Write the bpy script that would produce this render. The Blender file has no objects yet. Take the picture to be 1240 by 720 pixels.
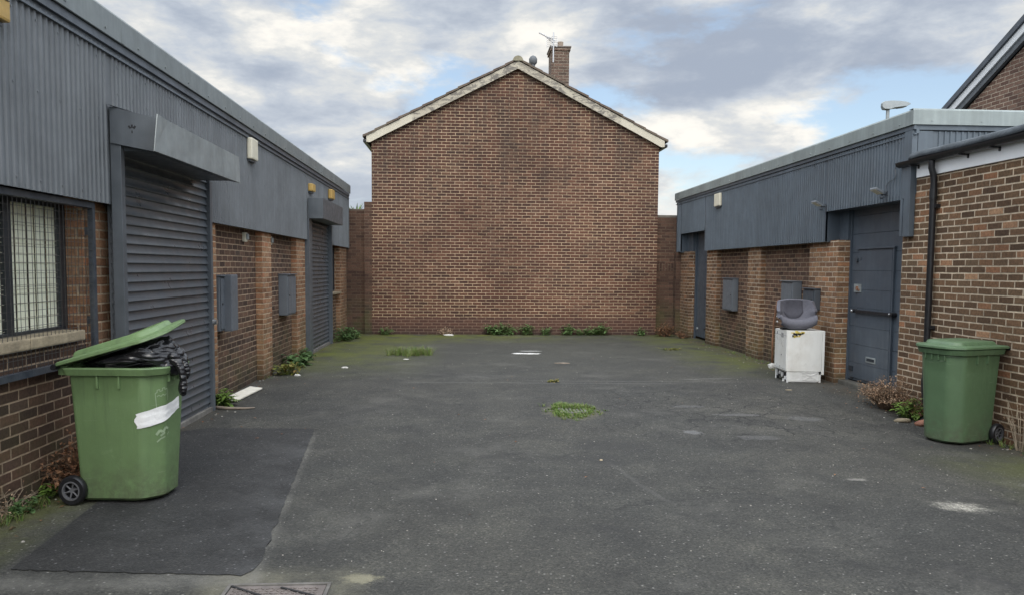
import bpy, bmesh, math, random
from mathutils import Vector, Matrix, noise as mnoise
PI = math.pi
R = math.radians
scene = bpy.context.scene
COL = scene.collection

# ------------------------------------------------------------------ node helper
class N:
    def __init__(s, nt):
        s.nt = nt
    def node(s, t, **kw):
        n = s.nt.nodes.new(t)
        for k, v in kw.items():
            setattr(n, k, v)
        return n
    def put(s, sock, v):
        if v is None:
            return
        if isinstance(v, bpy.types.NodeSocket):
            s.nt.links.new(v, sock)
        else:
            if sock.type == 'RGBA' and len(v) == 3:
                v = (*v, 1)
            sock.default_value = v
    def math(s, op, a, b=None, c=None, clamp=False):
        n = s.node('ShaderNodeMath', operation=op, use_clamp=clamp)
        s.put(n.inputs[0], a); s.put(n.inputs[1], b); s.put(n.inputs[2], c)
        return n.outputs[0]
    def vmath(s, op, a, b=None, scale=None):
        n = s.node('ShaderNodeVectorMath', operation=op)
        s.put(n.inputs[0], a); s.put(n.inputs[1], b)
        if scale is not None:
            s.put(n.inputs['Scale'], scale)
        return n.outputs['Value'] if op in ('LENGTH', 'DISTANCE', 'DOT_PRODUCT') else n.outputs[0]
    def mix(s, f, a, b, blend='MIX'):
        n = s.node('ShaderNodeMix', data_type='RGBA', blend_type=blend)
        s.put(n.inputs[0], f); s.put(n.inputs[6], a); s.put(n.inputs[7], b)
        return n.outputs[2]
    def noise(s, vec, scale, detail=3, rough=.55, dist=0, dim='3D', col=False):
        n = s.node('ShaderNodeTexNoise', noise_dimensions=dim)
        s.put(n.inputs['Vector'], vec)
        n.inputs['Scale'].default_value = scale; n.inputs['Detail'].default_value = detail
        n.inputs['Roughness'].default_value = rough; n.inputs['Distortion'].default_value = dist
        return n.outputs['Color' if col else 'Fac']
    def vor(s, vec, scale, feature='F1', out='Distance', rnd=1, dim='3D'):
        n = s.node('ShaderNodeTexVoronoi', feature=feature, voronoi_dimensions=dim)
        s.put(n.inputs['Vector'], vec)
        n.inputs['Scale'].default_value = scale
        n.inputs['Randomness'].default_value = rnd
        return n.outputs[out]
    def rng(s, v, a, b, c=0, d=1, smooth=False):
        n = s.node('ShaderNodeMapRange', clamp=True)
        if smooth:
            n.interpolation_type = 'SMOOTHSTEP'
        s.put(n.inputs['Value'], v)
        for k, x in zip(('From Min', 'From Max', 'To Min', 'To Max'), (a, b, c, d)):
            s.put(n.inputs[k], x)
        return n.outputs[0]
    def ramp(s, v, stops, interp='LINEAR'):
        n = s.node('ShaderNodeValToRGB')
        cr = n.color_ramp; cr.interpolation = interp
        while len(cr.elements) < len(stops):
            cr.elements.new(.5)
        for e, (p, c) in zip(cr.elements, stops):
            e.position = p; e.color = (*c, 1) if len(c) == 3 else c
        s.put(n.inputs[0], v)
        return n.outputs[0]
    def sep(s, v):
        n = s.node('ShaderNodeSeparateXYZ'); s.put(n.inputs[0], v)
        return n.outputs
    def comb(s, x=0, y=0, z=0):
        n = s.node('ShaderNodeCombineXYZ')
        s.put(n.inputs[0], x); s.put(n.inputs[1], y); s.put(n.inputs[2], z)
        return n.outputs[0]
    def bump(s, h, dist=.01, strength=1, normal=None):
        n = s.node('ShaderNodeBump')
        s.put(n.inputs['Height'], h); n.inputs['Distance'].default_value = dist
        n.inputs['Strength'].default_value = strength
        s.put(n.inputs['Normal'], normal)
        return n.outputs[0]

def new_mat(name):
    m = bpy.data.materials.new(name); m.use_nodes = True
    nt = m.node_tree; nt.nodes.clear()
    n = N(nt)
    out = n.node('ShaderNodeOutputMaterial'); b = n.node('ShaderNodeBsdfPrincipled')
    nt.links.new(b.outputs[0], out.inputs[0])
    n.b = b; n.out = out
    return m, n

def simple(name, col, rough=.6, metal=0, var=.25, scale=6, bump=0, bscale=60, spec=.5, streak=0, dirt=None, dirt_amt=.0, sheet=0):
    """a paint / plastic / wood surface: base colour with soft mottling, optional rain streaks and dirt"""
    m, n = new_mat(name)
    geo = n.node('ShaderNodeNewGeometry'); p = geo.outputs['Position']
    f = n.noise(p, scale, 5, .6)
    lo = tuple(c * (1 - var) for c in col); hi = tuple(min(1, c * (1 + var)) for c in col)
    c = n.ramp(f, [(.3, lo), (.7, hi)])
    if streak:
        x, y, z = n.sep(p)
        sv = n.comb(n.math('MULTIPLY', x, 14), n.math('MULTIPLY', y, 14), n.math('MULTIPLY', z, .7))
        sf = n.noise(sv, 1.0, 4, .6)
        c = n.mix(n.rng(sf, .5, .75, 0, streak), c, tuple(min(1, v * 1.9 + .03) for v in col))
        c = n.mix(n.rng(sf, .48, .3, 0, streak * .8), c, tuple(v * .5 for v in col))
    if sheet:   # separate sheets fade differently
        x, y, z = n.sep(p)
        wn = n.node('ShaderNodeTexWhiteNoise', noise_dimensions='2D')
        n.put(wn.inputs['Vector'], n.comb(n.math('FLOOR', n.math('DIVIDE', y, 1.015)), n.math('FLOOR', n.math('DIVIDE', x, 1.015))))
        k = n.math('ADD', n.math('MULTIPLY', n.math('SUBTRACT', wn.outputs['Value'], .5), sheet), 1.0)
        c = n.vmath('SCALE', c, scale=k)
    if dirt:
        df = n.noise(p, 2.3, 7, .68)
        c = n.mix(n.rng(df, .45, .7, 0, dirt_amt), c, dirt)
    n.put(n.b.inputs['Base Color'], c)
    n.put(n.b.inputs['Roughness'], n.rng(n.noise(p, scale * 3, 3), .3, .7, max(.02, rough - .1), min(1, rough + .1)))
    n.b.inputs['Metallic'].default_value = metal
    n.b.inputs['Specular IOR Level'].default_value = spec
    if bump:
        n.put(n.b.inputs['Normal'], n.bump(n.noise(p, bscale, 4), bump, 1))
    return m

def brick_mat(name, stops, mortar, mw=.0055, grime=(.04, .035, .03), grime_amt=.5, plinth=None, lime=0, soft=.002, moss=0, rot=False, run=None):
    m, n = new_mat(name)
    uvn = n.node('ShaderNodeUVMap'); uvn.uv_map = 'UVMap'
    u, v, _ = n.sep(uvn.outputs[0])
    if rot:
        u, v = v, u
    geo = n.node('ShaderNodeNewGeometry'); P = geo.outputs['Position']
    # hand-laid wobble of the joints
    wob = n.noise(P, 3.2, 3, .6, col=True)
    wx, wy, wz = n.sep(wob)
    u = n.math('ADD', u, n.math('MULTIPLY', n.math('SUBTRACT', wx, .5), .022))
    v = n.math('ADD', v, n.math('MULTIPLY', n.math('SUBTRACT', wy, .5), .012))
    vr = n.math('DIVIDE', v, .075)
    row = n.math('FLOOR', vr)
    vf = n.math('MULTIPLY', n.math('SUBTRACT', vr, row), .075)
    rowr = n.node('ShaderNodeTexWhiteNoise', noise_dimensions='1D'); n.put(rowr.inputs['W'], row)
    off = n.math('MULTIPLY', n.math('MODULO', n.math('ADD', row, 1000), 2), .5)
    off = n.math('ADD', off, n.math('MULTIPLY', rowr.outputs['Value'], .07))
    ur = n.math('ADD', n.math('DIVIDE', u, .225), off)
    colm = n.math('FLOOR', ur)
    uf = n.math('MULTIPLY', n.math('SUBTRACT', ur, colm), .225)
    du = n.math('MINIMUM', uf, n.math('SUBTRACT', .225, uf))
    dv = n.math('MINIMUM', vf, n.math('SUBTRACT', .075, vf))
    d = n.math('MINIMUM', du, dv)
    fine = n.noise(P, 95, 3, .6)
    d = n.math('ADD', d, n.math('MULTIPLY', n.math('SUBTRACT', fine, .5), .006))
    mask = n.rng(d, mw - soft, mw + soft, 0, 1, True)
    wn = n.node('ShaderNodeTexWhiteNoise', noise_dimensions='2D'); n.put(wn.inputs['Vector'], n.comb(colm, row))
    idv = wn.outputs['Value']
    bc = n.ramp(idv, stops)
    bc = n.mix(1, bc, n.ramp(n.noise(P, 38, 5, .65), [(.28, (.62, .62, .62)), (.72, (1.35, 1.33, 1.3))]), 'MULTIPLY')
    big = n.noise(P, .9, 6, .62)
    bc = n.mix(n.rng(big, .5, .72, 0, grime_amt), bc, grime)
    mc = n.mix(1, mortar, n.ramp(n.noise(P, 12, 5, .7), [(.3, (.55, .55, .55)), (.7, (1.25, 1.25, 1.25))]), 'MULTIPLY')
    mc = n.mix(n.rng(big, .5, .8, 0, grime_amt * .8), mc, tuple(c * 2.2 for c in grime))
    pt = n.noise(P, .55, 5, .6)      # pointing weathered more in some areas than in others
    mc = n.mix(1, mc, n.ramp(pt, [(.32, (.50, .48, .46)), (.52, (.88, .86, .83)), (.68, (1.12, 1.08, 1.0))]), 'MULTIPLY')
    tone = n.noise(P, .28, 4, .6)
    bc = n.mix(1, bc, n.ramp(tone, [(.35, (.78, .76, .76)), (.65, (1.18, 1.16, 1.12))]), 'MULTIPLY')
    px, py, pz = n.sep(P)
    if plinth:
        ph, pcol, pm = plinth
        pf = n.rng(n.math('ADD', pz, n.math('MULTIPLY', n.math('SUBTRACT', n.noise(P, 4, 4), .5), .03)), ph - .015, ph + .015, 1, 0)
        mc = n.mix(pf, mc, pm)
        bc = n.mix(n.math('MULTIPLY', pf, .5), bc, pcol)
    if run:
        # rain runs and soot below the verge, broken up along the wall
        sv = n.noise(n.vmath('MULTIPLY', P, (5.5, 5.5, .35)), 1.0, 5, .62)
        up = n.rng(pz, run[0], run[1])
        rf = n.math('MULTIPLY', n.rng(sv, .42, .66), n.math('ADD', n.math('MULTIPLY', up, .55), .06))
        bc = n.mix(rf, bc, grime); mc = n.mix(rf, mc, tuple(c * 2.2 for c in grime))
        pale = n.math('MULTIPLY', n.rng(n.noise(P, 1.9, 7, .75), .58, .74), .22)
        bc = n.mix(pale, bc, (.24, .19, .15))
    if lime:
        lf = n.rng(n.noise(P, 1.6, 6, .7), .56, .8, 0, lime)
        bc = n.mix(lf, bc, (.42, .38, .32))
    if moss:
        mf = n.math('MULTIPLY', n.rng(n.noise(P, 2.6, 5, .7), .4, .66), n.rng(pz, .1, 1.0, moss, 0))
        bc = n.mix(mf, bc, (.075, .085, .03)); mc = n.mix(mf, mc, (.10, .11, .05))
    # damp dark band right at the foot, where splash-back dirt gathers
    foot = n.math('MULTIPLY', n.rng(n.math('ADD', pz, n.math('MULTIPLY', n.noise(P, 5, 4), .22)), .12, .36, 1, 0), .55)
    bc = n.mix(foot, bc, (.03, .026, .022)); mc = n.mix(foot, mc, (.07, .062, .05))
    n.put(n.b.inputs['Base Color'], n.mix(mask, mc, bc))
    n.b.inputs['Roughness'].default_value = .9
    n.b.inputs['Specular IOR Level'].default_value = .25
    h = n.math('ADD', n.math('MULTIPLY', mask, .7), n.math('MULTIPLY', n.noise(P, 120, 4, .7), .35))
    h = n.math('ADD', h, n.math('MULTIPLY', idv, .18))
    n.put(n.b.inputs['Normal'], n.bump(h, .007, 1))
    return m

# ------------------------------------------------------------------ mesh helper
class MB:
    def __init__(s):
        s.bm = bmesh.new()
    def box(s, x0, x1, y0, y1, z0, z1, bev=0, mat=None):
        x0, x1 = sorted((x0, x1)); y0, y1 = sorted((y0, y1)); z0, z1 = sorted((z0, z1))
        r = bmesh.ops.create_cube(s.bm, size=1)
        vs = r['verts']
        for v in vs:
            v.co = Vector(((x0 + x1) / 2 + v.co.x * (x1 - x0), (y0 + y1) / 2 + v.co.y * (y1 - y0), (z0 + z1) / 2 + v.co.z * (z1 - z0)))
        if mat is not None:
            for v in vs:
                v.co = mat @ v.co
        if bev:
            es = list({e for v in vs for e in v.link_edges})
            bmesh.ops.bevel(s.bm, geom=es, offset=bev, segments=2, affect='EDGES', profile=.6)
        return s
    def face(s, pts):
        vs = [s.bm.verts.new(p) for p in pts]
        s.bm.faces.new(vs)
        return s
    def grid(s, rows, close=False):
        """rows of points -> quad sheet"""
        vv = [[s.bm.verts.new(p) for p in r] for r in rows]
        for a, b in zip(vv, vv[1:]):
            k = len(a)
            for i in range(k if close else k - 1):
                j = (i + 1) % k
                s.bm.faces.new((a[i], a[j], b[j], b[i]))
        return vv
    def loft(s, rings, cap0=True, cap1=True):
        vv = s.grid(rings, True)
        if cap0: s.bm.faces.new(list(reversed(vv[0])))
        if cap1: s.bm.faces.new(vv[-1])
        return s
    def prism(s, poly, f0, f1):
        """poly: 2-D points; f0/f1 map a 2-D point to 3-D on the two ends"""
        return s.loft([[f0(p) for p in poly], [f1(p) for p in poly]])
    def cyl(s, p0, p1, r0, r1=None, seg=12, caps=True):
        r1 = r0 if r1 is None else r1
        return s.tube([p0, p1], [r0, r1], seg, caps)
    def tube(s, path, rad, seg=8, caps=True):
        path = [Vector(p) for p in path]
        if not hasattr(rad, '__len__'): rad = [rad] * len(path)
        rings = []; ref = None
        for i, p in enumerate(path):
            t = (path[min(i + 1, len(path) - 1)] - path[max(i - 1, 0)])
            if t.length < 1e-9: t = Vector((0, 0, 1))
            t.normalize()
            if ref is None:
                ref = Vector((0, 0, 1)) if abs(t.z) < .9 else Vector((1, 0, 0))
            a = t.cross(ref).normalized(); b = t.cross(a).normalized(); ref = -b if ref.dot(-b) > 0 else b
            a = t.cross(ref).normalized(); b = t.cross(a)
            rings.append([p + (a * math.cos(2 * PI * k / seg) + b * math.sin(2 * PI * k / seg)) * rad[i] for k in range(seg)])
        return s.loft(rings, caps, caps)
    def sphere(s, c, r, seg=12, sc=(1, 1, 1)):
        rr = bmesh.ops.create_uvsphere(s.bm, u_segments=seg, v_segments=max(6, seg // 2 + 2), radius=r)
        for v in rr['verts']:
            v.co = Vector((c[0] + v.co.x * sc[0], c[1] + v.co.y * sc[1], c[2] + v.co.z * sc[2]))
        return s
    def each(s, name, mat, parent=None, smooth=False, gap=.004):
        """like build(), but pieces that stand apart become objects of their own"""
        bm = s.bm; seen = set(); isl = []
        for v in bm.verts:
            if v in seen: continue
            st = [v]; seen.add(v); cur = []
            while st:
                a = st.pop(); cur.append(a)
                for e in a.link_edges:
                    b = e.other_vert(a)
                    if b not in seen: seen.add(b); st.append(b)
            lo = [min(a.co[i] for a in cur) - gap for i in range(3)]; hi = [max(a.co[i] for a in cur) + gap for i in range(3)]
            isl.append([cur, lo, hi])
        merged = True
        while merged:
            merged = False
            for i in range(len(isl)):
                for j in range(i + 1, len(isl)):
                    if all(isl[i][1][k] <= isl[j][2][k] and isl[j][1][k] <= isl[i][2][k] for k in range(3)):
                        isl[i][0] += isl[j][0]
                        isl[i][1] = [min(a, b) for a, b in zip(isl[i][1], isl[j][1])]; isl[i][2] = [max(a, b) for a, b in zip(isl[i][2], isl[j][2])]
                        del isl[j]; merged = True; break
                if merged: break
        out = []
        for cur, _, _ in isl:
            m = MB(); mp = {v: m.bm.verts.new(v.co) for v in cur}
            for f in {f for v in cur for f in v.link_faces}: m.bm.faces.new([mp[v] for v in f.verts])
            out.append(m.build(name, mat, parent, smooth))
        bm.free(); return out
    def build(s, name, mat, parent=None, smooth=False, label=None):
        bm = s.bm
        bmesh.ops.recalc_face_normals(bm, faces=bm.faces[:]) if not getattr(s, 'norecalc', False) else None
        uv = bm.loops.layers.uv.new('UVMap')
        for f in bm.faces:
            nx, ny, nz = (abs(c) for c in f.normal)
            for l in f.loops:
                c = l.vert.co
                if nz > max(nx, ny): l[uv].uv = (c.x, c.y)
                elif nx > ny: l[uv].uv = (c.y, c.z)
                else: l[uv].uv = (c.x, c.z)
            f.smooth = bool(smooth)
        if parent is not None and not parent.get('_local'):
            o = parent
            off = Vector((0, 0, 0))
            while o is not None:
                off += o.location; o = o.parent
            for v in bm.verts: v.co -= off
        me = bpy.data.meshes.new(name); bm.to_mesh(me); bm.free()
        if isinstance(mat, (list, tuple)):
            for mm in mat: me.materials.append(mm)
        else: me.materials.append(mat)
        ob = bpy.data.objects.new(name, me); COL.objects.link(ob)
        if parent is not None: ob.parent = parent
        if label: ob['label'] = label
        if smooth == 'auto':
            me.set_sharp_from_angle(angle=R(40))
        return ob

def tag(o, label, cat, group=None, kind=None):
    if label: o['label'] = label
    if cat: o['category'] = cat
    if group: o['group'] = group
    if kind: o['kind'] = kind
    return o
def thing(name, loc, label, cat, group=None, local=False, rot=0):
    o = bpy.data.objects.new(name, None); COL.objects.link(o); o.location = loc; o.rotation_euler = (0, 0, rot)
    if local: o['_local'] = 1
    return tag(o, label, cat, group)

# ------------------------------------------------------------------ materials
B_DARK = brick_mat('brick_purple_brown', [(0, (.055, .035, .028)), (.35, (.088, .053, .040)), (.7, (.120, .070, .049)), (.9, (.148, .086, .058)), (1, (.078, .056, .047))], (.40, .30, .215), mw=.0066, grime_amt=.35, moss=.5)
B_QUOIN = brick_mat('brick_orange_tan', [(0, (.18, .092, .052)), (.3, (.28, .148, .082)), (.6, (.35, .202, .118)), (.85, (.235, .14, .09)), (1, (.38, .175, .095))], (.50, .39, .28), mw=.0075, grime_amt=.45, moss=.7)
B_QUOIN_R = brick_mat('brick_tan_multi', [(0, (.115, .066, .042)), (.3, (.19, .108, .063)), (.6, (.27, .16, .092)), (.85, (.15, .09, .06)), (1, (.33, .165, .088))], (.54, .45, .35), mw=.0075, grime_amt=.4, moss=.7)
B_HOUSE = brick_mat('brick_red_brown', [(0, (.064, .033, .026)), (.3, (.086, .042, .031)), (.75, (.112, .053, .037)), (.93, (.130, .066, .045)), (1, (.155, .085, .057))], (.49, .375, .26), mw=.0070, grime_amt=.3, run=(2.5, 6.2), plinth=(.43, (.078, .042, .035), (.21, .14, .10)), soft=.0035)
B_BOUND = brick_mat('brick_weathered', [(0, (.07, .042, .033)), (.5, (.11, .066, .048)), (1, (.14, .082, .06))], (.17, .125, .092), mw=.006, grime_amt=.6, moss=.9)
B_NEAR = brick_mat('brick_brown_multi', [(0, (.092, .058, .037)), (.25, (.128, .079, .048)), (.5, (.172, .104, .060)), (.72, (.146, .098, .061)), (.88, (.21, .117, .066)), (.96, (.30, .15, .083)), (1, (.40, .25, .15))], (.66, .55, .42), mw=.0078, grime_amt=.22)
B_SOLDIER = brick_mat('brick_soldier', [(0, (.05, .03, .025)), (1, (.10, .058, .044))], (.20, .15, .11), mw=.006, rot=True)
CLAD_L = simple('cladding_grey_paint', (.150, .162, .172), .42, 0, .14, 3, streak=.2, spec=.5, sheet=.16, dirt=(.12, .125, .13), dirt_amt=.3)
CLAD_R = simple('cladding_blue_grey_paint', (.088, .109, .130), .42, 0, .14, 3, streak=.22, spec=.5, sheet=.16, dirt=(.07, .08, .09), dirt_amt=.3)
TRIM_L = simple('flashing_blue_grey', (.112, .128, .148), .45, 0, .2, 4, streak=.15)
CAP_L = simple('coping_galvanised_grey', (.225, .25, .252), .5, .25, .14, 2.5, streak=.16, dirt=(.16, .17, .16), dirt_amt=.35)
CAP_R = simple('coping_pale_green_grey', (.26, .295, .29), .5, .2, .14, 2.5, streak=.2, dirt=(.2, .22, .21), dirt_amt=.35)
GALV = simple('galvanised_sheet', (.29, .315, .315), .5, .3, .22, 5, streak=.2, dirt=(.2, .21, .21), dirt_amt=.4)
DARKGREY = simple('dark_grey_paint', (.085, .096, .108), .45, 0, .18, 4, streak=.15)
SHUT = simple('shutter_slate_paint', (.070, .081, .093), .36, 0, .08, 1.5, spec=.5, dirt=(.11, .11, .108), dirt_amt=.3)
SHUT_RAIL = simple('shutter_rail_dirty', (.16, .15, .135), .8, 0, .3, 8)
DOOR_B = simple('door_blue_grey_paint', (.066, .083, .103), .42, 0, .14, 2.2, streak=.2, dirt=(.055, .07, .09), dirt_amt=.7)
DOOR_SEAM = simple('door_seam_dark', (.018, .023, .03), .7, 0, .1)
METER_M = simple('meter_grp_grey', (.118, .131, .147), .5, 0, .1, 4, streak=.1)
METER_D = simple('meter_dark_grey', (.055, .065, .078), .5, 0, .12, 4)
BLACKPL = simple('black_plastic', (.012, .012, .014), .38, 0, .2, 8)
FELT = simple('roofing_felt', (.075, .088, .10), .85, 0, .4, 3, bump=.01, bscale=25)
WHITE_B = simple('white_fascia_paint', (.82, .83, .84), .5, 0, .05, 2, streak=.06, dirt=(.6, .6, .6), dirt_amt=.2)
WEATHER = simple('weathered_bargeboard', (.52, .49, .42), .75, 0, .12, 3)
CREAM = simple('cream_plastic', (.70, .66, .53), .45, 0, .06, 5, dirt=(.5, .45, .33), dirt_amt=.25)
YELLOW = simple('yellow_plastic', (.50, .33, .10), .5, 0, .15, 14, dirt=(.36, .2, .05), dirt_amt=.35)
WIRE = simple('cage_wire', (.075, .072, .07), .6, .4, .4, 20)
CAGEF = simple('cage_frame_blue_black', (.035, .043, .056), .5, 0, .35, 12, dirt=(.14, .13, .12), dirt_amt=.3)
WINF = simple('window_frame_dark', (.022, .026, .032), .4, 0, .2, 6)
BLIND = simple('blind_cream', (.92, .90, .74), .8, 0, .07, 6)
SILL = simple('concrete_sill', (.30, .245, .165), .9, 0, .3, 9, bump=.006, bscale=50, dirt=(.14, .12, .08), dirt_amt=.5)
ROOFT = simple('concrete_tiles', (.115, .085, .066), .9, 0, .45, 4, bump=.01, bscale=30, dirt=(.13, .12, .08), dirt_amt=.5)
LEAD = simple('lead_flashing', (.42, .42, .40), .7, 0, .2)
CLAYPOT = simple('clay_pot', (.30, .24, .19), .9)
CAPSTONE = simple('chimney_capping', (.15, .13, .115), .9, 0, .3, 6)
CHIM = brick_mat('brick_chimney', [(0, (.075, .055, .047)), (.5, (.11, .075, .06)), (1, (.15, .10, .08))], (.38, .33, .27), mw=.008)
H2BR = brick_mat('brick_far_house', [(0, (.09, .055, .045)), (.5, (.13, .08, .062)), (1, (.17, .11, .085))], (.44, .37, .30), mw=.007, soft=.003)
ALU = simple('aluminium', (.55, .55, .55), .4, .8, .1)
PIPEG = simple('grey_pipe', (.10, .11, .12), .6)
LAMPG = simple('lamp_grey', (.26, .285, .29), .5, .1, .08)
LAMPL = simple('lamp_lens', (.10, .11, .12), .3)
RUST = simple('rusty_strip', (.26, .13, .075), .85, 0, .3, 9)
APPL = simple('appliance_white', (.72, .72, .69), .35, 0, .05, 3, streak=.12, dirt=(.42, .37, .29), dirt_amt=.35)
APPL2 = simple('appliance_plastic_white', (.70, .70, .68), .5, 0, .08, 6, dirt=(.35, .34, .31), dirt_amt=.5)
APPLD = simple('appliance_cavity', (.02, .02, .022), .6)
FABRIC = simple('grey_fabric', (.135, .135, .158), .95, 0, .12, 30, bump=.003, bscale=220, spec=.15)
FABRIC2 = simple('grey_fabric_dark', (.082, .082, .098), .95, 0, .1, 30, bump=.003, bscale=220, spec=.15)
STICKY = simple('sticker_yellow', (.62, .48, .10), .7, 0, .3, 20)
CHROME = simple('steel', (.6, .6, .6), .3, .9, .1)
TAPE = simple('white_tape', (.80, .80, .79), .5, 0, .06, 15, bump=.004, bscale=30)
WOODW = simple('white_painted_board', (.72, .68, .58), .7, 0, .1, 8, dirt=(.4, .36, .28), dirt_amt=.35)
STICK = simple('grey_stick', (.22, .18, .14), .9, 0, .3, 10)
PAPER = simple('litter_white', (.52, .51, .48), .8, 0, .1)
RUBBLE = simple('brick_rubble', (.28, .13, .085), .9, 0, .3, 12)
IRON = simple('cast_iron_pinkish', (.150, .128, .118), .75, .15, .3, 9, dirt=(.09, .085, .08), dirt_amt=.6)
IRON_F = simple('iron_frame', (.13, .122, .112), .8, .1, .3, 9)
GRATE = simple('drain_grate', (.16, .15, .145), .7, .3, .3, 9)
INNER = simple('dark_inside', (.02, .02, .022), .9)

def bin_plastic(name, col):
    m, n = new_mat(name)
    tc = n.node('ShaderNodeTexCoord'); P = tc.outputs['Object']
    f = n.noise(P, 3.0, 5, .6)
    c = n.ramp(f, [(.3, tuple(v * .88 for v in col)), (.7, tuple(v * 1.1 for v in col))])
    x, y, z = n.sep(P)
    sc = n.noise(n.vmath('MULTIPLY', P, (40, 40, 5)), 1.6, 4, .7)
    c = n.mix(n.rng(sc, .62, .8, 0, .35), c, tuple(min(1, v * 1.8 + .05) for v in col))
    run = n.noise(n.vmath('MULTIPLY', P, (16, 16, 1.1)), 1.0, 6, .7)
    c = n.mix(n.math('MULTIPLY', n.rng(run, .50, .68, 0, .5), n.rng(z, .95, .3, 1, .25)), c, tuple(v * .42 + .012 for v in col))
    c = n.mix(n.rng(n.noise(P, 5.5, 8, .78), .58, .66, 0, .28), c, tuple(min(1, v * 1.25 + .06) for v in col))
    scr = n.noise(n.vmath('MULTIPLY', P, (3, 3, 70)), 1.3, 3, .6, dist=.4)
    c = n.mix(n.math('MULTIPLY', n.rng(scr, .66, .70), n.rng(n.noise(P, 3.3, 3), .5, .6, 0, .5)), c, (.32, .36, .28))
    mud = n.math('MULTIPLY', n.rng(z, .02, .36, 1, 0), n.rng(n.noise(P, 9, 5, .7), .36, .6))
    c = n.mix(n.math('MULTIPLY', mud, .75), c, (.07, .065, .045))
    c = n.mix(n.rng(n.noise(P, 1.7, 6, .7), .55, .75, 0, .25), c, tuple(v * .6 for v in col))
    n.put(n.b.inputs['Base Color'], c)
    n.put(n.b.inputs['Roughness'], n.rng(n.noise(P, 14, 4), .3, .7, .38, .58))
    n.put(n.b.inputs['Normal'], n.bump(n.noise(P, 260, 3), .0012, 1))
    return m
BIN_G = bin_plastic('bin_green_plastic', (.130, .205, .088))
BIN_G2 = bin_plastic('bin_green_plastic_dull', (.080, .138, .070))

m, n = new_mat('black_bin_liner')
tc = n.node('ShaderNodeTexCoord'); P = tc.outputs['Object']
n.b.inputs['Base Color'].default_value = (.010, .010, .012, 1); n.b.inputs['Roughness'].default_value = .22
w = n.noise(n.vmath('MULTIPLY', P, (.7, 1.5, 2.2)), 4.2, 1, .4, dist=.5)
w2 = n.noise(n.vmath('MULTIPLY', P, (.6, 1.8, 3.0)), 8, 0, .4, dist=.4)
fold = n.math('ABSOLUTE', n.math('SUBTRACT', w, .5))          # sharp creases where the sheet folds
fold2 = n.math('ABSOLUTE', n.math('SUBTRACT', w2, .5))
n.put(n.b.inputs['Normal'], n.bump(n.math('ADD', fold, n.math('MULTIPLY', fold2, .4)), .085, 1))
BAG = m

m, n = new_mat('window_glass')
g = n.node('ShaderNodeBsdfGlossy'); g.inputs['Roughness'].default_value = .03
t = n.node('ShaderNodeBsdfTransparent'); t.inputs[0].default_value = (.96, .98, .97, 1)
fr = n.node('ShaderNodeFresnel'); fr.inputs[0].default_value = 1.45
gg = n.node('ShaderNodeNewGeometry'); front = n.math('SUBTRACT', 1, gg.outputs['Backfacing']); ffac = n.math('MULTIPLY', fr.outputs[0], front)
mx = n.node('ShaderNodeMixShader')
n.nt.links.new(ffac, mx.inputs[0]); n.nt.links.new(t.outputs[0], mx.inputs[1]); n.nt.links.new(g.outputs[0], mx.inputs[2])
n.nt.links.new(mx.outputs[0], n.out.inputs[0]); n.nt.nodes.remove(n.b)
GLASS = m

def leaf_mat(name, cols, rough=.55, trans=.25):
    m, n = new_mat(name)
    geo = n.node('ShaderNodeNewGeometry'); P = geo.outputs['Position']
    rnd = geo.outputs['Random Per Island']
    k = len(cols) - 1
    c = n.ramp(rnd, [(i / k, x) for i, x in enumerate(cols)])
    n.put(n.b.inputs['Base Color'], c)
    n.b.inputs['Roughness'].default_value = rough
    n.b.inputs['Specular IOR Level'].default_value = .3
    tr = n.node('ShaderNodeBsdfTranslucent'); n.put(tr.inputs[0], c)
    mx = n.node('ShaderNodeMixShader'); mx.inputs[0].default_value = trans
    n.nt.links.new(n.b.outputs[0], mx.inputs[1]); n.nt.links.new(tr.outputs[0], mx.inputs[2])
    n.nt.links.new(mx.outputs[0], n.out.inputs[0])
    return m
LEAF = leaf_mat('leaf_green', [(.055, .105, .030), (.085, .155, .050), (.12, .20, .075), (.07, .12, .05)])
LEAF_M = leaf_mat('leaf_mid_green', [(.075, .135, .04), (.11, .19, .06), (.16, .25, .095), (.09, .15, .055)])
LEAF_B = leaf_mat('leaf_bright', [(.10, .17, .03), (.15, .24, .045), (.20, .28, .07)])
LEAF_Y = leaf_mat('leaf_yellowing', [(.12, .16, .03), (.22, .22, .05), (.24, .16, .06)])
GRASS = leaf_mat('grass_blade', [(.09, .15, .035), (.13, .21, .05), (.20, .25, .08), (.24, .21, .10)])
GRASS_B = leaf_mat('grass_bright', [(.075, .135, .028), (.115, .19, .038), (.15, .22, .055), (.21, .20, .09)])
DRY = leaf_mat('dry_seed', [(.17, .10, .06), (.28, .18, .11), (.42, .31, .21), (.22, .12, .07)], .8, .15)
DRY_RED = leaf_mat('dry_leaf_red', [(.10, .045, .025), (.17, .08, .04), (.27, .15, .08), (.13, .06, .03)], .8, .1)
TWIG = simple('dry_twig', (.13, .085, .055), .9, 0, .3, 20)
TWIG_P = simple('dry_twig_pale', (.30, .24, .17), .9, 0, .3, 20)
BARK = simple('bark', (.10, .08, .06), .95, 0, .3, 12)
STEM_G = simple('stem_green', (.09, .12, .04), .7, 0, .3, 20)

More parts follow.
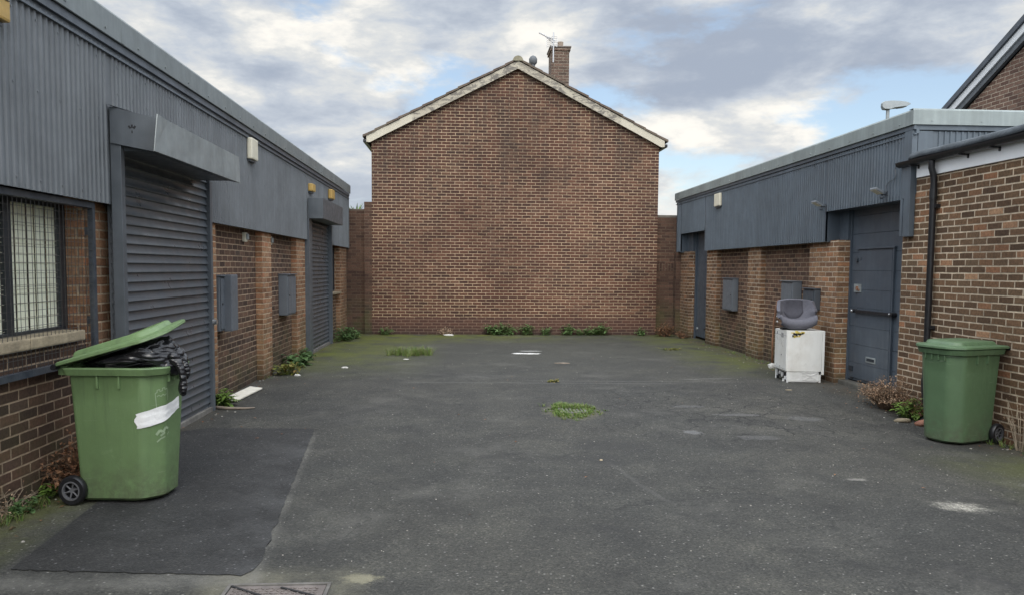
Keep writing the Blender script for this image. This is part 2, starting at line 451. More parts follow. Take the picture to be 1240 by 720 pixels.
# ------------------------------------------------------------------ ground
def sm(a, b, x):
    t = max(0, min(1, (x - a) / (b - a)))
    return t * t * (3 - 2 * t)
def gz(x, y):
    """height of the tarmac: near flat, a dip towards the near right corner and soft unevenness"""
    z = -.075 * sm(3.0, 5.3, x) * sm(11.0, 7.6, y)
    inside = sm(-4, -2.5, x) * sm(6.5, 5, x) * sm(21, 19, y)
    z += inside * .010 * (mnoise.noise(Vector((x * .55, y * .4, 3.3))))
    return z

# pale marks, moss and repairs as real discolourations of the tarmac, in metres
def ell(n, X, Y, P, cx, cy, rx, ry, wob=.35, ws=6, hard=.25):
    dx = n.math('DIVIDE', n.math('SUBTRACT', X, cx), rx)
    dy = n.math('DIVIDE', n.math('SUBTRACT', Y, cy), ry)
    d = n.math('SQRT', n.math('ADD', n.math('MULTIPLY', dx, dx), n.math('MULTIPLY', dy, dy)))
    d = n.math('ADD', d, n.math('MULTIPLY', n.math('SUBTRACT', n.noise(P, ws * 1.4, 8, .78), .5), wob * 6.5))
    return n.rng(d, 1 - hard, 1 + hard, 1, 0, True)
def seg(n, X, Y, P, x0, y0, x1, y1, w, wob=.04):
    L = math.hypot(x1 - x0, y1 - y0); ux, uy = (x1 - x0) / L, (y1 - y0) / L
    ax = n.math('SUBTRACT', X, x0); ay = n.math('SUBTRACT', Y, y0)
    t = n.math('ADD', n.math('MULTIPLY', ax, ux), n.math('MULTIPLY', ay, uy))
    q = n.math('ABSOLUTE', n.math('ADD', n.math('SUBTRACT', n.math('MULTIPLY', ax, uy), n.math('MULTIPLY', ay, ux)),
               n.math('MULTIPLY', n.math('SUBTRACT', n.noise(P, 2.5, 4, .6), .5), wob * 4)))
    f = n.rng(q, w * .4, w, 1, 0)
    f = n.math('MULTIPLY', f, n.rng(t, -.05, .15)); return n.math('MULTIPLY', f, n.rng(t, L - .2, L + .05, 1, 0))

def asphalt(name, base, warm, stone, rough=.85, marks=False, bumpk=1.0):
    m, n = new_mat(name)
    geo = n.node('ShaderNodeNewGeometry'); P = geo.outputs['Position']
    X, Y, Z = n.sep(P)
    big = n.noise(P, .35, 6, .6); mid = n.noise(P, 1.6, 6, .68); fine = n.noise(P, 55, 4, .75)
    c = n.mix(n.rng(big, .35, .65), base, warm)
    c = n.mix(1, c, n.ramp(mid, [(.28, (.62, .62, .63)), (.5, (.98, .98, .97)), (.72, (1.36, 1.35, 1.31))]), 'MULTIPLY')
    # aggregate: every stone its own tone
    vn = n.node('ShaderNodeTexVoronoi', feature='F1'); n.put(vn.inputs['Vector'], P); vn.inputs['Scale'].default_value = 95
    tone = n.sep(vn.outputs['Color'])[0]
    c = n.mix(1, c, n.ramp(tone, [(0, (.60, .60, .60)), (.5, (.94, .94, .94)), (.88, (1.12, 1.11, 1.09)), (1, (1.75, 1.7, 1.6))]), 'MULTIPLY')
    c = n.mix(1, c, n.ramp(fine, [(.25, (.66, .66, .66)), (.75, (1.34, 1.34, 1.31))]), 'MULTIPLY')
    # coarser pale chips showing in the worn surface
    v2 = n.node('ShaderNodeTexVoronoi', feature='F1'); n.put(v2.inputs['Vector'], P); v2.inputs['Scale'].default_value = 34
    pick = n.math('MULTIPLY', n.rng(n.sep(v2.outputs['Color'])[1], .86, .9), n.rng(v2.outputs['Distance'], .16, .28, 1, 0))
    c = n.mix(n.math('MULTIPLY', pick, .55), c, stone)
    h = n.math('ADD', n.math('MULTIPLY', n.math('SUBTRACT', 1, vn.outputs['Distance']), .8), fine)
    if marks:
        wear = n.rng(n.noise(P, .8, 6, .7), .5, .72, 0, .5)
        c = n.mix(wear, c, n.mix(1, c, (1.35, 1.33, 1.27), 'MULTIPLY'))
        # tarmac colour darkens towards the far end
        far = n.math('MULTIPLY', n.rng(n.math('ADD', Y, n.math('MULTIPLY', big, 5)), 13.5, 18, 0, 1), .5)
        c = n.mix(far, c, (.050, .051, .042))
        # moss along the feet of the walls
        mn = n.rng(n.noise(P, 1.5, 7, .72), .36, .56)
        left = n.rng(X, -2.9, -1.2, 1, 0)
        mossL = n.math('MULTIPLY', n.math('MULTIPLY', n.rng(X, -2.7, -.3, 1, 0), n.rng(Y, 11.5, 15)), n.math('ADD', n.math('MULTIPLY', mn, .95), .15))
        mossB = n.math('MULTIPLY', n.rng(Y, 17.0, 19.3), n.math('MULTIPLY', mn, n.rng(X, .8, 3.0, .95, .25)))
        mossR = n.math('MULTIPLY', n.math('MULTIPLY', n.rng(X, 3.7, 5.3), n.rng(Y, 11.5, 13)), n.math('MULTIPLY', mn, .85))
        mossN = n.math('MULTIPLY', n.math('MULTIPLY', n.rng(X, 4.0, 5.2), n.rng(Y, 7.3, 6.6)), n.math('MULTIPLY', mn, .6))
        mossQ = n.math('MULTIPLY', n.math('MULTIPLY', n.rng(X, -2.5, -2.95), n.rng(Y, 7, 5.6)), n.math('MULTIPLY', mn, .9))
        for f in (mossL, mossB, mossR, mossN, mossQ):
            c = n.mix(n.math('MULTIPLY', f, .92, clamp=True), c, n.mix(fine, (.050, .064, .010), (.150, .165, .030)))
        # silt and crumbled mortar gathered at the feet of the side walls, old oil drips in the middle
        silt = n.math('MAXIMUM', n.rng(n.math('ADD', X, n.math('MULTIPLY', mid, .5)), -2.75, -2.35, 1, 0), n.rng(n.math('SUBTRACT', X, n.math('MULTIPLY', mid, .5)), 4.75, 5.1, 0, 1))
        c = n.mix(n.math('MULTIPLY', silt, n.rng(n.noise(P, 7, 6, .75), .35, .6, .15, .7)), c, (.075, .064, .046))
        oil = n.rng(n.noise(P, 1.15, 5, .62), .60, .68, 0, .5)
        c = n.mix(oil, c, (.024, .024, .025))
        dusty = n.rng(n.noise(n.vmath('ADD', P, (17, 5, 0)), .9, 7, .72), .54, .72, 0, .38)
        c = n.mix(dusty, c, (.135, .130, .118))
        # cracked area on the right
        reg = ell(n, X, Y, P, 3.0, 9.0, 1.9, 1.9, .25, 1.2, .35)
        dv = n.vmath('ADD', P, n.vmath('SCALE', n.noise(P, 4, 3, col=True), scale=.25))
        ck = n.rng(n.vor(dv, 3.2, 'DISTANCE_TO_EDGE'), .012, .05, 1, 0)
        ck = n.math('MULTIPLY', n.math('MULTIPLY', ck, reg), n.rng(n.noise(P, 1.7, 4), .42, .50))
        c = n.mix(n.math('MULTIPLY', ck, .85), c, (.018, .018, .018))
        lc = n.rng(n.vor(n.vmath('ADD', P, n.vmath('SCALE', n.noise(P, 2.2, 4, col=True), scale=.6)), .75, 'DISTANCE_TO_EDGE'), .003, .010, 1, 0)
        lc = n.math('MULTIPLY', lc, n.rng(n.noise(P, .8, 4), .46, .54))
        c = n.mix(n.math('MULTIPLY', lc, .45), c, (.016, .016, .016))
        for (cx, cy, rx, ry, a) in ((2.35, 7.75, .08, .09, .4), (2.95, 7.5, .22, .10, .14), (3.9, 8.6, .2, .12, .2), (3.2, 8.75, .25, .08, .2), (2.75, 9.3, .2, .08, .18), (4.6, 5.9, .10, .06, .15)):
            c = n.mix(n.math('MULTIPLY', ell(n, X, Y, P, cx, cy, rx, ry, .5, 7), a), c, (.22, .22, .225))
        # damp dark blotch below the drain
        for (cx, cy, rx, ry, a) in ((1.42, 7.15, .32, .28, .55), (1.25, 6.6, .15, .25, .35), (-.2, 9.6, .8, .4, .18)):
            c = n.mix(n.math('MULTIPLY', ell(n, X, Y, P, cx, cy, rx, ry, .55, 5, .4), a), c, (.030, .030, .030))
        # trench line, scratch and drag marks
        for (a, b, d, e, w, k) in ((-.9, 11.35, 3.3, 11.15, .05, .12), (.9, 11.5, 3.6, 11.35, .02, .22), (1.25, 6.55, 1.5, 5.3, .03, .08), (3.3, 11.6, 4.2, 11.7, .03, .3)):
            c = n.mix(n.math('MULTIPLY', seg(n, X, Y, P, a, b, d, e, w), k), c, (.26, .255, .24))
        # white paint spill and dusty cement
        c = n.mix(ell(n, X, Y, P, 1.22, 15.25, .26, .10, .5, 5, .12), c, (.66, .65, .62))
        c = n.mix(n.math('MULTIPLY', ell(n, X, Y, P, 1.35, 15.7, .2, .07, .6, 8, .12), .5), c, (.5, .5, .48))
        dust = ell(n, X, Y, P, 3.55, 5.25, .15, .10, .5, 9, .6)
        c = n.mix(n.math('MULTIPLY', dust, n.rng(fine, .4, .6, .1, .85)), c, (.46, .44, .38))
        c = n.mix(n.math('MULTIPLY', ell(n, X, Y, P, 3.15, 5.95, .07, .03, .5, 9, .5), .3), c, (.42, .40, .36))
        c = n.mix(n.math('MULTIPLY', ell(n, X, Y, P, -.54, 4.10, .09, .06, .5, 8, .4), .6), c, (.30, .28, .19))
        # pale gritty rim round the drain and the iron cover
        c = n.mix(n.math('MULTIPLY', ell(n, X, Y, P, 1.27, 8.98, .31, .49, .3, 5, .2), .38), c, (.15, .14, .095))
        rim = n.math('MULTIPLY', n.rng(n.math('ABSOLUTE', n.math('ADD', X, .95)), .34, .48, 1, 0), n.rng(Y, 4.15, 4.32, 1, 0))
        c = n.mix(n.math('MULTIPLY', rim, n.rng(mid, .4, .6, .1, .6)), c, (.17, .16, .115))
        # pale worn lip around the dark repair
        ax_ = n.math('ADD', n.math('ADD', X, 1.14), n.math('MULTIPLY', n.math('SUBTRACT', Y, 4.36), .107))
        lip2 = n.math('MULTIPLY', n.rng(n.math('ABSOLUTE', ax_), .01, .06, 1, 0), n.rng(Y, 8.0, 7.8))
        c = n.mix(n.math('MULTIPLY', lip2, n.rng(mid, .38, .6, .05, .5)), c, (.15, .145, .13))
        lip = n.math('MULTIPLY', n.rng(n.math('ABSOLUTE', n.math('SUBTRACT', Y, 4.12)), .03, .14, 1, 0), n.rng(X, -1.0, -1.25))
        c = n.mix(n.math('MULTIPLY', lip, n.rng(mid, .4, .6, .1, .5)), c, (.17, .165, .15))
    else:
        c = n.mix(n.rng(n.noise(P, 1.3, 7, .74), .52, .72, 0, .3), c, (.075, .075, .075))
        e2 = n.math('ADD', n.math('ADD', X, 1.14), n.math('MULTIPLY', n.math('SUBTRACT', Y, 4.36), .107))
        c = n.mix(n.math('MULTIPLY', n.rng(e2, -.5, .0), n.rng(mid, .42, .62, 0, .35)), c, (.085, .087, .09))
    n.put(n.b.inputs['Base Color'], c)
    n.put(n.b.inputs['Roughness'], n.rng(mid, .3, .7, rough - .1, min(1, rough + .08)))
    n.b.inputs['Specular IOR Level'].default_value = .35
    n.put(n.b.inputs['Normal'], n.bump(h, .006 * bumpk, 1))
    return m
TARMAC = asphalt('tarmac_worn', (.043, .0437, .0422), (.056, .055, .050), (.30, .29, .27), .86, True)
TARMAC_P = asphalt('tarmac_repair', (.024, .024, .025), (.031, .031, .0315), (.2, .2, .2), .78, False, .7)

def axis(lo, a, b, hi, step, far):
    v = []; x = lo
    while x < a: v.append(x); x += max(step, (a - x) * .35) if a - x > step * 1.5 else (a - x)
    k = int(round((b - a) / step)); v += [a + (b - a) * i / k for i in range(k + 1)]
    x = b + step
    d = step
    while x < hi: v.append(x); d *= 1.6; x += d
    v.append(hi); return v
xs = axis(-400, -3.4, 6.2, 400, .2, 0); ys = axis(-300, -4, 20, 900, .2, 0)
g = MB(); g.grid([[(x, y, gz(x, y)) for x in xs] for y in ys])
o = g.build('ground', TARMAC, None, True); tag(o, 'worn grey tarmac yard with moss and cracks', 'ground', kind='structure')

# darker repair patch, its own sheet just above the tarmac, with a ragged near edge
edge = [(-2.58, 5.66), (-2.47, 4.30)]
for i in range(1, 60):
    t = i / 60
    edge.append((-2.47 + 1.30 * t, 4.30 - .13 * t + .018 * mnoise.fractal(Vector((t * 20, 0, 5)), .8, 2, 4)))
edge += [(-1.19, 4.17), (-1.15, 4.24), (-1.14, 4.36)]
for i in range(1, 70):
    t = i / 70
    edge.append((-1.14 - .38 * t + .016 * mnoise.fractal(Vector((t * 24, 2, 5)), .8, 2, 4), 4.36 + 3.55 * t))
edge += [(-1.54, 8.02), (-2.62, 8.06), (-2.84, 7.9), (-2.84, 6.6)]
pm = bmesh.new()
f = pm.faces.new([pm.verts.new((x, y, 0)) for x, y in edge]); bmesh.ops.triangulate(pm, faces=[f])
bmesh.ops.subdivide_edges(pm, edges=[e for e in pm.edges if e.calc_length() > .5], cuts=5, use_grid_fill=True)
for v in pm.verts: v.co.z = gz(v.co.x, v.co.y) + .005
g = MB(); g.bm.free(); g.bm = pm
o = g.build('ground_patch', TARMAC_P, None, True); tag(o, 'dark smooth tarmac repair patch under the overfull bin', 'tarmac patch', kind='structure')

# ------------------------------------------------------------------ corrugated cladding
def ribs_L(y0, y1):
    """profile of the box-rib sheet along y: (y, depth) with depth 0 = outer face, pitch 72.5 mm"""
    p = .0725; out = []; k = math.ceil(y0 / p)
    out.append((y0, .014))
    y = k * p
    while y + p < y1:
        out += [(y + .002, .014), (y + .010, 0), (y + .026, 0), (y + .034, .014)]
        y += p
    out.append((y1, .014)); return out
def cladding(mb, xf, sx, y0, y1, z0, z1):
    """sheet facing sx (+1 = towards +x) with its outer face at xf; real thickness at the bottom edge"""
    pr = ribs_L(y0, y1)
    mb.grid([[(xf - sx * d, y, z0) for y, d in pr], [(xf - sx * d, y, z1) for y, d in pr]])
    mb.box(xf - sx * .017, xf - sx * .045, y0, y1, z0 + .004, z1)
    for zf in (z0 + .07, (z0 + z1) / 2 + .05, z1 - .1):
        for i in range(int((y1 - y0) / .29)):
            k = math.ceil((y0 + .05 + i * .29) / .0725); yy = k * .0725 + .018
            if yy < y1 - .03: mb.cyl((xf - sx * .002, yy, zf), (xf + sx * .006, yy, zf), .009, seg=6)
def cladding_x(mb, yf, x0, x1, z0, z1):
    pr = ribs_L(x0, x1)
    mb.grid([[(x, yf + d, z0) for x, d in pr], [(x, yf + d, z1) for x, d in pr]])
    mb.box(x0, x1, yf + .017, yf + .045, z0 + .004, z1)

def brick_box(x0, x1, y0, y1, z0, z1, name, mat, parent):
    return MB().box(x0, x1, y0, y1, z0, z1).build(name, mat, parent)

def coping(xf, sx, y0, y1, zt, zb, zf, cap, trim, parent, back):
    """folded metal coping: cap face with top, drip edge, flashing strip below it, bolt heads"""
    mb = MB()
    poly = [(xf - sx * .012, zt), (xf, zt - .02), (xf, zb), (xf - sx * .006, zb - .004), (xf - sx * .02, zb), (xf - sx * .02, zt - .03), (xf - sx * .5, zt - .05), (xf - sx * .5, zt)]
    mb.prism(poly, lambda p: (p[0], y0, p[1]), lambda p: (p[0], y1, p[1]))
    y = y0 + .3
    while y < y1:
        mb.cyl((xf - sx * .003, y, zb + .045), (xf + sx * .008, y, zb + .045), .011, seg=8)
        y += .62
    c = mb.build('coping', cap, parent)
    f = MB(); f.box(xf - sx * .024, xf - sx * .05, y0 + .01, y1 - .01, zf, zb - .002)
    f.box(xf - sx * .052, xf - sx * .09, y0 + .01, y1 - .01, zf - .05, zf - .001)
    f.box(xf - sx * .028, xf - sx * .06, y0 + .01, y1 - .01, zf - .062, zf - .045)
    f.build('flashing', trim, parent)
    # joint straps between coping lengths
    j = MB(); y = y0 + 2.6
    while y < y1 - .5:
        j.box(xf - sx * .01, xf + sx * .003, y, y + .055, zb + .002, zt - .021); y += 3.05
    j.each('joint_strap', cap, parent)

def slats(y0, y1, x, z0, z1, pitch, sx=1):
    """roller-shutter curtain: curved slats, facing +x"""
    pts = []
    k = int((z1 - z0) / pitch)
    for i in range(k + 1):
        zb = z0 + i * pitch
        for t, d in ((0, .001), (.015, .013), (.05, .019), (.11, .0185), (.22, .013), (.36, .007), (.55, .001), (.75, -.002), (.93, -.003)):
            pts.append((x + sx * d, zb + t * pitch))
    mb = MB(); mb.grid([[(px, y0, pz) for px, pz in pts], [(px, y1, pz) for px, pz in pts]])
    return mb

# ------------------------------------------------------------------ LEFT WORKSHOP UNIT
LW = thing('workshop_unit', (-3.04, 8, 0), 'long low grey-clad brick workshop with two roller shutters and a barred window', 'building')
wl = MB()
def panel(y0, y1, z0, z1): wl.box(-3.34, -3.04, y0, y1, z0, z1)
wl.box(-3.34, -3.0, -5, 3.0, -.3, 2.2); wl.box(-3.34, -3.0, 3.0, 6.35, -.3, 1.09)
panel(9.44, 11.57, -.3, 2.2); panel(12.1, 13.9, -.3, 2.2); panel(17.24, 18.67, -.3, 1.05)
wl.each('brick_wall', B_DARK, LW)
for (x, a, b, z0) in ((-3.0, 6.35, 6.98, 0), (-2.94, 9.13, 9.44, 0), (-2.94, 11.57, 12.1, 0), (-2.94, 13.9, 14.62, 0), (-2.94, 18.67, 19.7, 0), (-3.0, 17.12, 17.24, 0)):
    brick_box(-3.34, x, a, b, -.3, 2.2, 'pilaster', B_QUOIN, LW)
c = MB()
for (a, b, z) in ((-5, 6.66, 2.16), (6.66, 9.12, 2.66), (9.12, 14.64, 2.165), (14.64, 17.2, 2.56), (17.2, 19.72, 2.15)):
    cladding(c, -2.88, 1, a, b, z, 3.40)
c.build('cladding', CLAD_L, LW)
s = MB()
for (a, b, z) in ((-5, 6.66, 2.19), (9.14, 14.6, 2.19), (17.22, 19.7, 2.18)):
    s.box(-2.925, -3.33, a, b, z + .012, z + .05)
s.box(-2.93, -3.33, 6.66, 9.12, 2.75, 2.8); s.box(-2.93, -3.33, 14.64, 17.2, 2.7, 2.75)
s.box(-2.93, -3.0, -5, 19.7, 2.82, 3.5)  # core wall unseen behind the cladding, added to block light
s.build('soffit', DARKGREY, LW)
MB().box(-10, -3.0, -5, 19.7, 3.52, 3.62).build('roof', FELT, LW)
MB().box(-2.875, -3.34, 19.722, 19.76, 2.14, 3.45).build('end_sheet', CLAD_L, LW)
MB().box(-10, -9.7, -5, 19.7, -.3, 3.5).box(-9.7, -3.36, -5, -4.7, -.3, 3.5).box(-9.7, -3.36, 19.4, 19.69, -.3, 3.5).each('rear_wall', B_DARK, LW)
coping(-2.835, 1, -5, 19.75, 3.70, 3.492, 3.425, CAP_L, TRIM_L, LW, 0)

# near window with blinds
wf = MB()
wf.box(-3.1950, -3.1370, 3.0, 6.35, 1.10, 1.19, .006).box(-3.1950, -3.1370, 3.0, 6.35, 2.10, 2.19)
for a, b in ((3.0, 3.09), (4.3, 4.38), (5.53, 5.615), (6.25, 6.35)): wf.box(-3.1930, -3.1350, a, b, 1.191, 2.099)
W = wf.build('window', WINF, LW)
def part_of(mb, name, mat, p): return mb.build(name, mat, p)
MB().face([(-3.1480, 3.09, 1.19), (-3.1480, 6.26, 1.19), (-3.1480, 6.26, 2.10), (-3.1480, 3.09, 2.10)]).build('pane', GLASS, W)
bl = MB()
y = 3.1
i = 0
while y < 6.24:
    # folded vertical drapes: alternating broad and narrow folds
    w_ = .052 if i % 3 else .10
    bl.box(-3.1600 - .012 * (i % 2), -3.1560 - .012 * (i % 2), y, y + w_ * .99, 1.17, 2.12)
    y += w_; i += 1
bl.build('blind', BLIND, W)
hb = MB(); z = 1.2
random.seed(4)
while z < 2.1:
    hb.box(-3.1540, -3.1525, 3.1, 6.25, z, z + .004); z += random.choice((.07, .085, .1, .03))
hb.build('blind_cords', simple('blind_cord', (.45, .43, .34), .8), W)
sl = MB(); y = 3.0
for (a, b) in ((3.0, 3.9), (3.905, 4.75), (4.755, 5.45), (5.455, 6.22)):
    sl.box(-3.30, -2.94, a, b, 1.085 + random.uniform(-.004, .004), 1.165 + random.uniform(-.006, .004), .012)
sl.each('window_sill', SILL, W)
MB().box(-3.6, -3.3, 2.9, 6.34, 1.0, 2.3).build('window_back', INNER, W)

# near shutter
S1 = slats(6.66, 9.06, -2.925, 0.02, 2.72, .083).build('roller_shutter', SHUT, LW)
MB().box(-2.885, -2.945, 6.70, 9.055, .0, .055, .004).build('bottom_rail', SHUT_RAIL, S1)
for a, b, x in ((6.60, 6.67, -2.80), (9.06, 9.13, -2.875)):
    gp = MB(); gp.box(-2.884 if a < 7 else -2.985, x, a, b, 0, 2.945 if a < 7 else 2.62, .004)
    if a < 7: gp.box(-2.95, -2.86, b + .001, b + .03, 0, 2.6)
    gp.build('guide_post', DARKGREY, S1)
hd = MB()   # galvanised hood: end plates, slanting front sheet gaping at the near corner, underside
hd.prism([(-2.875, 2.655), (-2.50, 2.585), (-2.50, 2.86), (-2.875, 2.945)], lambda p: (p[0], 6.585, p[1]), lambda p: (p[0], 6.598, p[1]))
hd.prism([(-2.875, 2.655), (-2.49, 2.585), (-2.50, 2.86), (-2.875, 2.945)], lambda p: (p[0], 8.84, p[1]), lambda p: (p[0], 8.855, p[1]))
hd.each('hood_end', DARKGREY, S1)
hd = MB()
hd.loft([[(-2.485, 6.46, 2.575), (-2.478, 6.46, 2.578), (-2.462, 6.50, 2.875), (-2.47, 6.50, 2.878)],
         [(-2.485, 6.75, 2.578), (-2.478, 6.75, 2.58), (-2.475, 6.75, 2.87), (-2.483, 6.75, 2.872)],
         [(-2.488, 8.86, 2.58), (-2.481, 8.86, 2.583), (-2.488, 8.86, 2.866), (-2.496, 8.86, 2.869)]])
hd.build('hood_front', GALV, S1)
hd = MB()
hd.face([(-2.49, 6.61, 2.583), (-2.49, 8.855, 2.583), (-2.875, 8.855, 2.652), (-2.875, 6.61, 2.652)])
hd.face([(-2.50, 6.9, 2.868), (-2.50, 8.855, 2.868), (-2.875, 8.855, 2.95), (-2.875, 6.52, 2.955)])
hd.box(-2.93, -2.6, 6.66, 8.83, 2.60, 2.66)
hd.each('hood_underside', DARKGREY, S1)
lk = MB(); lk.cyl((-2.80, 6.64, 1.02), (-2.77, 6.64, 1.02), .022).cyl((-2.80, 6.64, 1.02), (-2.785, 6.66, .985), .012)
lk.cyl((-2.875, 9.095, 1.03), (-2.83, 9.095, 1.03), .03); lk.each('bolt', CHROME, S1)
# fan-shaped vent holes in the hood's near end
vt = MB()
for k in range(3): 
    a = R(50 + 40 * k); vt.box(-.012, .012, -.002, .002, -.007, .007, mat=Matrix.Translation((-2.70 + .03 * math.cos(a), 6.5835, 2.76 + .03 * math.sin(a))) @ Matrix.Rotation(-a, 4, 'Y'))
vt.box(-2.704, -2.696, 6.582, 6.585, 2.735, 2.755); vt.build('hood_slots', INNER, S1)

# far shutter
S2 = slats(14.92, 17.1, -2.955, 0.02, 2.6, .083).build('roller_shutter', SHUT, LW)
MB().box(-2.91, -2.975, 14.925, 17.095, .0, .055, .004).build('bottom_rail', SHUT_RAIL, S2)
for a, b in ((14.62, 14.92), (17.1, 17.16)):
    MB().box(-2.985, -2.86, a, b, 0, 2.56, .004).build('guide_post', DARKGREY, S2)
hb2 = MB(); hb2.box(-2.874, -2.60, 14.62, 16.95, 2.555, 2.935, .006); hb2.build('hood', DARKGREY, S2)
# far small window
wf = MB(); wf.box(-3.14, -3.07, 17.25, 18.66, 1.06, 1.13).box(-3.14, -3.07, 17.25, 18.66, 2.1, 2.16)
for a, b in ((17.25, 17.32), (17.92, 17.99), (18.59, 18.66)): wf.box(-3.139, -3.069, a, b, 1.131, 2.099)
W2 = wf.build('window', WINF, LW)
MB().face([(-3.11, 17.32, 1.13), (-3.11, 18.59, 1.13), (-3.11, 18.59, 2.1), (-3.11, 17.32, 2.1)]).build('pane', GLASS, W2)
MB().box(-3.3, -2.93, 17.26, 18.80, 1.045, 1.10, .01).build('window_sill', SILL, W2)
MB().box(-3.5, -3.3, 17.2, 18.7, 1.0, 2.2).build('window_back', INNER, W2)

# cage over the near window
CG = thing('window_cage', (-2.98, 5, .92), 'black steel frame with wire mesh guarding the big window', 'window guard')
cf = MB(); cf.box(-2.97, -2.93, 2.9, 6.41, .905, .95).box(-2.97, -2.93, 2.9, 6.41, 2.11, 2.155)
for a in (2.9, 6.37): cf.box(-2.969, -2.931, a, a + .04, .951, 2.109)
cf.build('frame', CAGEF, CG)
wm = MB(); random.seed(2)
y = 2.95
while y < 6.37:
    wm.box(-2.950, -2.947, y - .0013, y + .0013, .951, 2.109); y += .0535
z = .98
while z < 2.11:
    wm.box(-2.9465, -2.9435, 2.94, 6.369, z - .0013, z + .0013); z += .0535
wm.build('mesh', WIRE, CG)
MB().box(-3.0, -2.9695, 6.375, 6.405, 1.2, 1.26).box(-3.0, -2.9695, 6.375, 6.405, 1.9, 1.96).each('bracket', CAGEF, CG)

# meter boxes on the left
def meter_box(x, y0, y1, z0, z1, sx, label, mat=None, ajar=0, depth=.18):
    t = thing('meter_box', (x, (y0 + y1) / 2, z0), label, 'meter box', 'wall-mounted utility meter boxes')
    mat = mat or METER_M
    MB().box(x, x + sx * depth, y0, y1, z0, z1, .012).build('body', mat, t)
    MB().box(x + sx * (depth + .001), x + sx * (depth + .014), y0 + .025, y1 - .025, z0 + .025, z1 - .03, .006).build('door', mat, t)
    MB().cyl((x + sx * (depth + .012), y0 + .07, (z0 + z1) / 2), (x + sx * (depth + .022), y0 + .07, (z0 + z1) / 2), .014).build('lock', BLACKPL, t)
    MB().box(x, x + sx * (depth + .03), y0 - .012, y1 + .012, z1 + .001, z1 + .016, .005).build('rain_lip', mat, t)
    return t
t = meter_box(-3.04, 9.55, 9.95, .88, 1.54, 1, 'open grey meter box beside the big near shutter, its door swung out flat', depth=.10)
od = MB().box(-2.94, -2.84, 9.70, 9.97, .87, 1.56, .012); od.build('open_door', METER_M, t)
meter_box(-3.04, 12.95, 13.55, .87, 1.53, 1, 'closed grey meter box between the brick piers just before the far shutter', depth=.15)

def alarm_box(x, y0, y1, z0, z1, sx, mat, label, name='alarm_box', d=.07, cat='alarm box'):
    t = thing(name, (x, (y0 + y1) / 2, z0), label, cat)
    MB().box(x, x + sx * d, y0, y1, z0, z1, .018).build('cover', mat, t)
    MB().box(x, x + sx * d * .6, y0 + .03, y1 - .03, z0 - .03, z0 - .001, .006).build('base', DARKGREY, t)
    return t
alarm_box(-2.88, 10.62, 10.93, 3.09, 3.37, 1, CREAM, 'cream alarm box high on the grey cladding under the coping')
t = alarm_box(-2.88, 14.66, 14.94, 3.06, 3.20, 1, YELLOW, 'small yellow box above the near end of the far shutter hood', d=.09)
t = alarm_box(-2.88, 16.78, 17.12, 3.11, 3.31, 1, YELLOW, 'yellow box above the far end of the far shutter hood', d=.09)
t = alarm_box(-2.88, 4.72, 5.08, 3.14, 3.40, 1, YELLOW, 'large yellow alarm box on the cladding above the barred window', d=.09)
MB().box(-2.789, -2.785, 4.74, 5.06, 3.265, 3.271).build('seam', BLACKPL, t)
for (y, l) in ((10.95, 'small white emergency lamp under the cladding beside the middle brick pier, nearer one'), (12.33, 'small white emergency lamp under the cladding just past the middle brick pier')):
    t = thing('wall_lamp', (-3.04, y, 2.05), l, 'lamp', 'small lamps under the grey cladding')
    MB().box(-3.04, -2.99, y - .05, y + .05, 2.0, 2.13, .01).build('housing', CREAM, t)
    MB().box(-2.9895, -2.965, y - .04, y + .04, 2.03, 2.11, .01).build('lens', GALV, t)

# ------------------------------------------------------------------ RIGHT WORKSHOP UNIT
RW = thing('workshop_unit', (5.6, 14, 0), 'low brick workshop clad in blue grey with a panelled door and wicket door', 'building')
wr = MB()
wr.box(5.62, 5.95, 14.85, 16.72, -.3, 2.2).box(5.62, 5.95, 12.15, 14.2, -.3, 2.2)
wr.each('brick_wall', B_DARK, RW)
for (a, b) in ((18.8, 19.555), (16.72, 17.42), (14.2, 14.85), (11.2, 12.15)):
    brick_box(5.52, 5.95, a, b, -.3, 2.12, 'pilaster', B_QUOIN_R, RW)
c = MB()
for (a, b, z) in ((19.3, 19.72, 2.12), (17.38, 19.3, 2.56), (11.46, 17.38, 2.10), (9.42, 11.46, 2.55)):
    cladding(c, 5.42, -1, a, b, z, 3.36)
c.box(5.419, 5.47, 9.30, 9.421, 2.56, 3.36)
c.build('cladding', CLAD_R, RW)
cp = MB(); cp.box(5.405, 5.475, 9.205, 9.34, 2.09, 3.37, .005).box(5.41, 5.475, 9.365, 9.42, 2.10, 2.552, .004).box(5.4045, 5.47, 9.203, 9.36, 2.56, 3.37)
cp.each('corner_trim', CLAD_R, RW)
rv = MB()
rv.box(5.43, 5.72, 11.46, 11.49, 2.1, 2.56).box(5.43, 5.72, 9.39, 9.42, 2.1, 2.56)
rv.box(5.432, 5.80, 9.42, 11.46, 2.555, 2.60).box(5.43, 5.74, 19.3, 19.33, 2.1, 2.57).box(5.432, 5.8, 17.36, 19.3, 2.565, 2.61).box(5.43, 5.74, 17.33, 17.36, 2.12, 2.57)
rv.box(5.46, 5.95, 11.49, 17.33, 2.125, 2.16).box(5.46, 5.95, 9.4, 19.7, 2.8, 3.4)
rv.box(5.60, 5.74, 18.8, 19.3, 2.121, 2.564).box(5.66, 5.74, 11.2, 11.46, 2.121, 2.553)
rv.each('reveal', DOOR_B, RW)
ce = MB(); cladding_x(ce, 9.2, 5.66, 8.9, 2.6, 3.36); ce.box(5.476, 5.66, 9.197, 9.25, 2.6, 3.36); ce.build('end_cladding', CLAD_R, RW)
